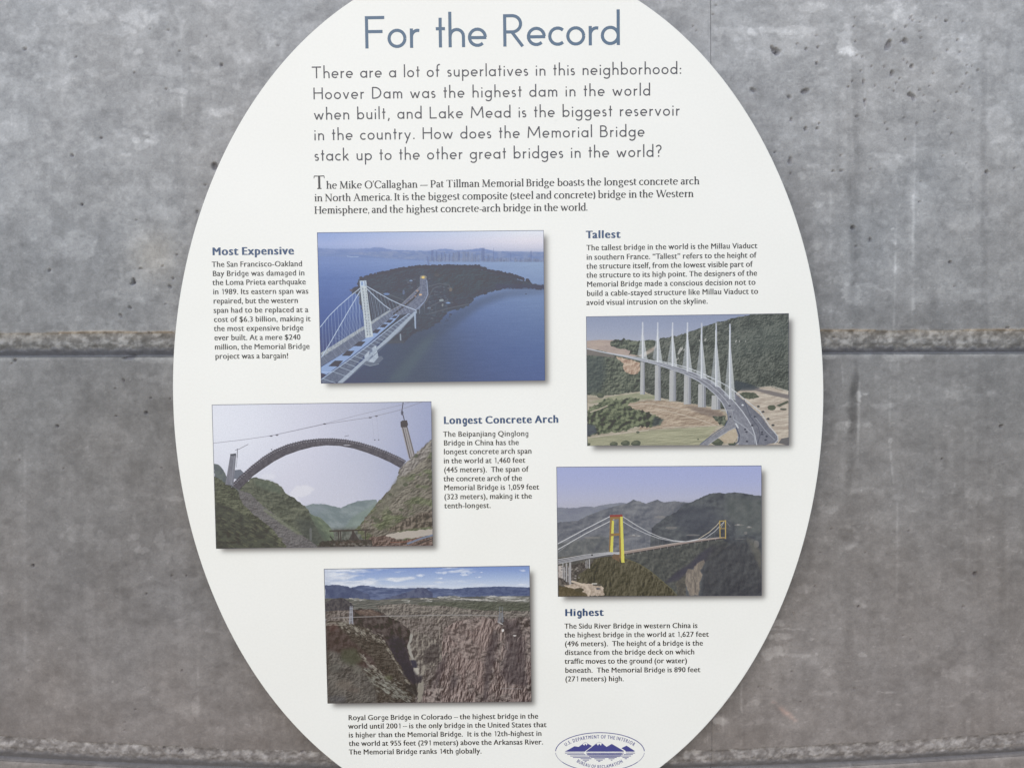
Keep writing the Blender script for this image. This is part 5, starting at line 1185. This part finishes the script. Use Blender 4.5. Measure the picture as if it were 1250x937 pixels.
def fields(X, Y, row):
    """height (mm) and colour of the wall surface at X, Y (mm)"""
    jx = X + (wx(X, Y) - .5) * 9; jy = Y + (wy(X, Y) - .5) * 7
    b, m, f, s, mo = big(X, Y), mid(X, Y), fine(X, Y), streak(X, Y), mott(X, Y)
    py = CYP - Y * .975 + 8                       # rough photograph row, for lift tones plus the light's downward fall-off painted in
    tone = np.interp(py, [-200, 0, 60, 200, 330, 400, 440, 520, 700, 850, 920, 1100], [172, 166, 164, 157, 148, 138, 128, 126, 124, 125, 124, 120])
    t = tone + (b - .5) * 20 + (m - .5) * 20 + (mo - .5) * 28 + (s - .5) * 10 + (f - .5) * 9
    c1 = np.clip((crisp(X, Y) - .5) * 12, -1, 1); c2 = np.clip((crisp2(jx, jy) - .56) * 9, 0, 1); c3 = np.clip((.42 - crisp2(jy + 70, jx)) * 9, 0, 1)
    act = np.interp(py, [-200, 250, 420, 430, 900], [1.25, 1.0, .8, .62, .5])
    rg = np.clip((X - 250) / 60, 0, 1)
    fl = np.clip((fleck(X, Y) - .80) * 14, 0, 1) * np.clip((mo - .42) * 6, .1, 1) + np.clip((fleckh(X, Y) - .80) * 12, 0, 1) * rg * .8
    dkf = np.clip((.17 - fleck(X + 400, Y - 90)) * 14, 0, 1)
    t = t + (c1 * 4.2 + c2 * 9 - c3 * 6) * act + fl * 15 - dkf * 9
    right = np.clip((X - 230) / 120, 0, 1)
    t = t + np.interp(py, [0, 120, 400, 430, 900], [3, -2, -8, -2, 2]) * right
    h = (b - .5) * 1.2 + (m - .5) * .5 + (mo - .5) * .22 + (f - .5) * .16
    d = np.zeros_like(X)
    for (x, y, rx, ry, a) in BLOT:
        c = wpx([(x, y)])[0]; rx *= 1.02; ry *= 1.02
        sel = (abs(X - c[0]) < rx * 2.4 + 8) & (abs(Y - c[1]) < ry * 2.4 + 8)
        if not sel.any(): continue
        q = np.exp(-(((jx[sel] - c[0]) / rx) ** 2 + ((jy[sel] - c[1]) / ry) ** 2) * 1.1)
        g = np.clip((q * 1.5 + (mo[sel] - .5) * 1.6 + (f[sel] - .5) * .8 - .62) * 3.6, 0, 1) * np.clip(q * 2.2, 0, 1)
        d[sel] += g * a * 23
    for (x0, y0, x1, y1, w, a) in RUNS:
        p, q = wpx([(x0, y0), (x1, y1)]); w *= 1.05
        sel = (X > min(p[0], q[0]) - 4 * w - 6) & (X < max(p[0], q[0]) + 4 * w + 6) & (Y < p[1] + 12) & (Y > q[1] - 12)
        if not sel.any(): continue
        u = np.clip((p[1] - Y[sel]) / (p[1] - q[1]), 0, 1); cx = p[0] + (q[0] - p[0]) * u
        e = np.clip((Y[sel] - q[1] + 8) / 16, 0, 1) * np.clip((p[1] + 8 - Y[sel]) / 16, 0, 1)
        k = np.exp(-np.abs((X[sel] + (wx(X[sel], Y[sel]) - .5) * w * .9 - cx) / w) ** 3.4)
        d[sel] += k * e * a * (27 if a < 0 else 20) * np.clip(.15 + (mo[sel] - .34) * 4.0, 0, 1.3)
    t = t + d; h = h + np.clip(d, -12, 12) * .012
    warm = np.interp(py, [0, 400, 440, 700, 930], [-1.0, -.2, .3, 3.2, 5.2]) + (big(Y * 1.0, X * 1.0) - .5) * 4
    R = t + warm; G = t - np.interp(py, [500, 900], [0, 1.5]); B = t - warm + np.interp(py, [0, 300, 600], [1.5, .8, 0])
    # pale pink scrape low on the right, round patched plug
    p, q = wpx([(944, 857), (971, 879)]); dv = q - p; u = np.clip(((X - p[0]) * dv[0] + (Y - p[1]) * dv[1]) / (dv @ dv), 0, 1)
    k = np.exp(-(np.hypot(jx - p[0] - u * dv[0], jy - p[1] - u * dv[1]) / 3.0) ** 2) * np.clip(mo * 3 - .7, .1, 1)
    R += k * 44; G += k * 26; B += k * 20
    for gx, gy, rr in ((188, 310, 30),):
        c = wpx([(gx, gy)])[0]; k = np.exp(-((X - c[0]) ** 2 + (Y - c[1]) ** 2) / rr ** 2); R += k * 7; G += k * 3; B -= k * 3
    c = wpx([(1034, 655)])[0]; rr = np.hypot(jx - c[0], (jy - c[1]) * .95)
    k = np.exp(-((rr - 13) / 2.4) ** 2) * np.clip((jx - c[0]) / 14 + .7, .15, 1) * np.clip(mo * 2.4 - .3, .2, 1.2); k2 = np.exp(-(rr / 10) ** 4)
    for ch in (R, G, B): ch += k * 30 - k2 * 9
    h = h + k * .25 - k2 * .5
    c = wpx([(332, 49)])[0]; rr = np.hypot(X - c[0], Y - c[1]); h -= np.exp(-((rr - 9) / 1.0) ** 2) * .5 * (Y > c[1])
    # rough joint bands and the open slots under them
    for Ja, Jb, Jc, pink in ((J1a, J1b, J1c, 0), (J2a, J2b, J2c, 1)):
        ya, yb, yc = Ja(X), Jb(X), Jc(X); ag = agg(X, Y)
        top = ya + (m - .5) * 3 + (0 if not pink else (mo - .5) * 5)
        band = (Y < top) & (Y > yc)
        v = np.clip((top - Y) / np.maximum(top - yb, 1), 0, 1.6)
        edge = np.clip((top - Y) / 1.5, 0, 1)
        hb = -1.0 * edge - 1.6 * v + (ag - .5) * 1.6 * edge + (f - .5) * 2.2 * edge + (crisp2(X * 1.6 + 90, Y * 1.6) - .5) * 1.4 * edge
        slot = np.clip((yb + 4 + (ag - .5) * 7 - Y) / 8.0, 0, 1); slot = slot * slot * (3 - 2 * slot)
        q_ = np.clip((yb + 6 - Y) / np.maximum(yb + 6 - yc, 1), 0, 1); hb = hb * (1 - slot) + (f - .5) * 1.5 * slot - 10 * q_ ** 1.3
        h = np.where(band, hb, h)
        cr = np.clip((mott(X * 1.7 + 300, Y * 1.7) - .36) * 3.6, 0, 1) * (1 - .4 * slot); c0 = 122 + cr * 20 + (f - .5) * 44 + np.clip((crisp2(X * 1.5, Y * 1.5 + 40) - .52) * 8, -.6, 1) * 20
        tan = np.clip(1 - v * 1.5, 0, 1)
        if pink: bR, bG, bB = c0 + 8, c0 + 2, c0 - 1
        else: bR, bG, bB = c0 + 2 + 6 * tan, c0 + 1 + 2 * tan, c0 - 3 * tan
        bR, bG, bB = (q * (1 - slot) + s_ * slot for q, s_ in ((bR, 108 if pink else 99), (bG, 105 if pink else 100), (bB, 106 if pink else 106)))  # slot colour painted darker and bluer to imitate shade in the recess
        R = np.where(band, bR, R); G = np.where(band, bG, G); B = np.where(band, bB, B)
        # thin tan line where the form met, pale arris on the panel below
        if not pink:
            k = np.exp(-((Y - top) / 1.6) ** 2) * np.clip(m * 2.4 - .5, .2, 1); R += k * 26; G += k * 16; B += k * 4
            h = h + k * .5
        k = np.exp(-((Y - yc + 2.2) / 2.2) ** 2) * (Y <= yc) * np.clip(mo * 3 - .8, 0, 1)
        for ch in (R, G, B): ch += k * 18
    for (x, y, rx, ry, a) in PITS + EXTRA:
        c = wpx([(x, y)])[0]; rx *= 1.02; ry *= 1.02
        r = max(rx, ry, 1.2) * 1.9 + 1.5
        sel = (abs(X - c[0]) < r) & (abs(Y - c[1]) < r)
        if not sel.any(): continue
        u = X[sel] - c[0]; v = Y[sel] - c[1]; ca, sa = math.cos(a), math.sin(a)
        e = np.hypot((u * ca + v * sa) / max(rx, .95), (-u * sa + v * ca) / max(ry, .95)) + (f[sel] - .5) * .5
        k = np.clip((1.3 - e) * 1.8, 0, 1) ** .8; dep = min(6.0, 1.6 + 1.7 * min(rx, ry))
        h[sel] -= k * dep
        dk = np.clip((1.2 - e) * 1.8, 0, 1) * 26                      # darker colour inside the pit
        R[sel] -= dk; G[sel] -= dk; B[sel] -= dk * .8
    return h, np.stack([R, G, B], -1)


def concrete_material():
    m, n, l, b = principled('concrete', None, .86, .3)
    at = n.new('ShaderNodeAttribute'); at.attribute_name = 'concrete_tone'
    tc = n.new('ShaderNodeTexCoord')
    n1 = n.new('ShaderNodeTexNoise'); n1.inputs['Scale'].default_value = 420; n1.inputs['Detail'].default_value = 5; n1.inputs['Roughness'].default_value = .7
    n2 = n.new('ShaderNodeTexNoise'); n2.inputs['Scale'].default_value = 95; n2.inputs['Detail'].default_value = 6; n2.inputs['Roughness'].default_value = .65; n2.inputs['Distortion'].default_value = .6
    vo = n.new('ShaderNodeTexVoronoi'); vo.inputs['Scale'].default_value = 260
    for q in (n1, n2, vo): l.new(tc.outputs['Object'], q.inputs['Vector'])
    a = n.new('ShaderNodeMapRange'); a.inputs[1].default_value = .25; a.inputs[2].default_value = .75; a.inputs[3].default_value = .86; a.inputs[4].default_value = 1.14; l.new(n1.outputs['Fac'], a.inputs[0])
    c = n.new('ShaderNodeMapRange'); c.inputs[1].default_value = .3; c.inputs[2].default_value = .7; c.inputs[3].default_value = .9; c.inputs[4].default_value = 1.1; l.new(n2.outputs['Fac'], c.inputs[0])
    mu = n.new('ShaderNodeMath'); mu.operation = 'MULTIPLY'; l.new(a.outputs[0], mu.inputs[0]); l.new(c.outputs[0], mu.inputs[1])
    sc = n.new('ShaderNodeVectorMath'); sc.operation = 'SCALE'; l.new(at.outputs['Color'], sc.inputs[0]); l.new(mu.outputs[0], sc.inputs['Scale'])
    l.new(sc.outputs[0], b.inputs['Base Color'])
    ad = n.new('ShaderNodeMath'); ad.operation = 'ADD'; l.new(n1.outputs['Fac'], ad.inputs[0]); l.new(n2.outputs['Fac'], ad.inputs[1])
    bp = n.new('ShaderNodeBump'); bp.inputs['Strength'].default_value = .35; bp.inputs['Distance'].default_value = .0012
    l.new(ad.outputs[0], bp.inputs['Height']); l.new(bp.outputs[0], b.inputs['Normal'])
    return m


concrete = concrete_material()
VX, VY = (-715, 705), (-520, 530)         # finely modelled where the photograph shows it
STEP = 1.35


def axis(a, b, lo, hi):
    pts = [a]
    while pts[-1] < b - 1e-6:
        x = pts[-1]; st = STEP if lo - 1 <= x <= hi else min(24.0, STEP + (lo - x if x < lo else x - hi) * .12)
        if x < lo: st = min(st, max(STEP, lo - x))
        pts.append(min(b, x + max(st, STEP)))
    if len(pts) > 2 and pts[-1] - pts[-2] < STEP * .4: pts.pop(-2)
    return np.array(pts)


def concrete_panel(x0, x1, ytop, ybot, row):
    """one cast panel: modelled face, returns 60 mm deep at all four edges"""
    xs = axis(x0, x1, *VX)
    fy = lambda f, x: np.full_like(x, f) if not callable(f) else f(x)
    t, b = fy(ytop, xs), fy(ybot, xs)
    ya, yb_ = float(b.mean()), float(t.mean()); vs = (axis(ya, yb_, *VY) - ya) / (yb_ - ya)
    X = np.repeat(xs[None], len(vs), 0); Y = b[None] + (t - b)[None] * vs[:, None]
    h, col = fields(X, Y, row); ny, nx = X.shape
    idx = np.arange(nx * ny).reshape(ny, nx)
    V = np.c_[X.ravel(), Y.ravel(), h.ravel()]; C = col.reshape(-1, 3)
    F = np.stack([idx[:-1, :-1], idx[:-1, 1:], idx[1:, 1:], idx[1:, :-1]], -1).reshape(-1, 4)
    loop = np.concatenate([idx[0], idx[1:, -1], idx[-1, -2::-1], idx[-2:0:-1, 0]])
    Vb = V[loop].copy(); Vb[:, 2] = -60; k = len(V); bi = np.arange(k, k + len(loop))
    F2 = np.stack([loop, bi, np.roll(bi, -1), np.roll(loop, -1)], -1)
    me = mesh_np('concrete_panel', np.concatenate([V, Vb]) * MM, np.concatenate([F, F2]))
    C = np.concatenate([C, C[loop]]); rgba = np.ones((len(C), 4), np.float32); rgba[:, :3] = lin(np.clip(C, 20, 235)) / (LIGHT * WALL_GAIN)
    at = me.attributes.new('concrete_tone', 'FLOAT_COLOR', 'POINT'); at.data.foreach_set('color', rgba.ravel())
    me.polygons.foreach_set('use_smooth', np.concatenate([np.ones(len(F), bool), np.zeros(len(F2), bool)]))
    return link('concrete_panel', me, concrete, wall)


WALL_GAIN = .97
g = .2
XL, XR, YT, YB = -1350.0, 1350.0, 1150.0, -1150.0
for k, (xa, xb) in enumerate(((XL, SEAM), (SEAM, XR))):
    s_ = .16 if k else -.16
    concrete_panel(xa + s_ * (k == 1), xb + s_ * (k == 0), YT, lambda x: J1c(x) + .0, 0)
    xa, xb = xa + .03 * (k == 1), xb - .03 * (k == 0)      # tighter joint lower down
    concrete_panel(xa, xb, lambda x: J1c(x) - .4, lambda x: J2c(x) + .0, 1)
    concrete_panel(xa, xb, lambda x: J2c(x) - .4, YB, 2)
# the wall's solid core behind the panels closes the open seams
Vk = np.array([(x, y, z) for z in (-61, -160) for x, y in ((XL, YB), (XR, YB), (XR, YT), (XL, YT))]) * MM
core_m, cn, cl_, cb = principled('wall_core', (.16, .16, .16), .9)
link('wall_core', mesh_np('wall_core', Vk, [(0, 1, 2, 3), (7, 6, 5, 4), (0, 4, 5, 1), (1, 5, 6, 2), (2, 6, 7, 3), (3, 7, 4, 0)]), core_m, wall)
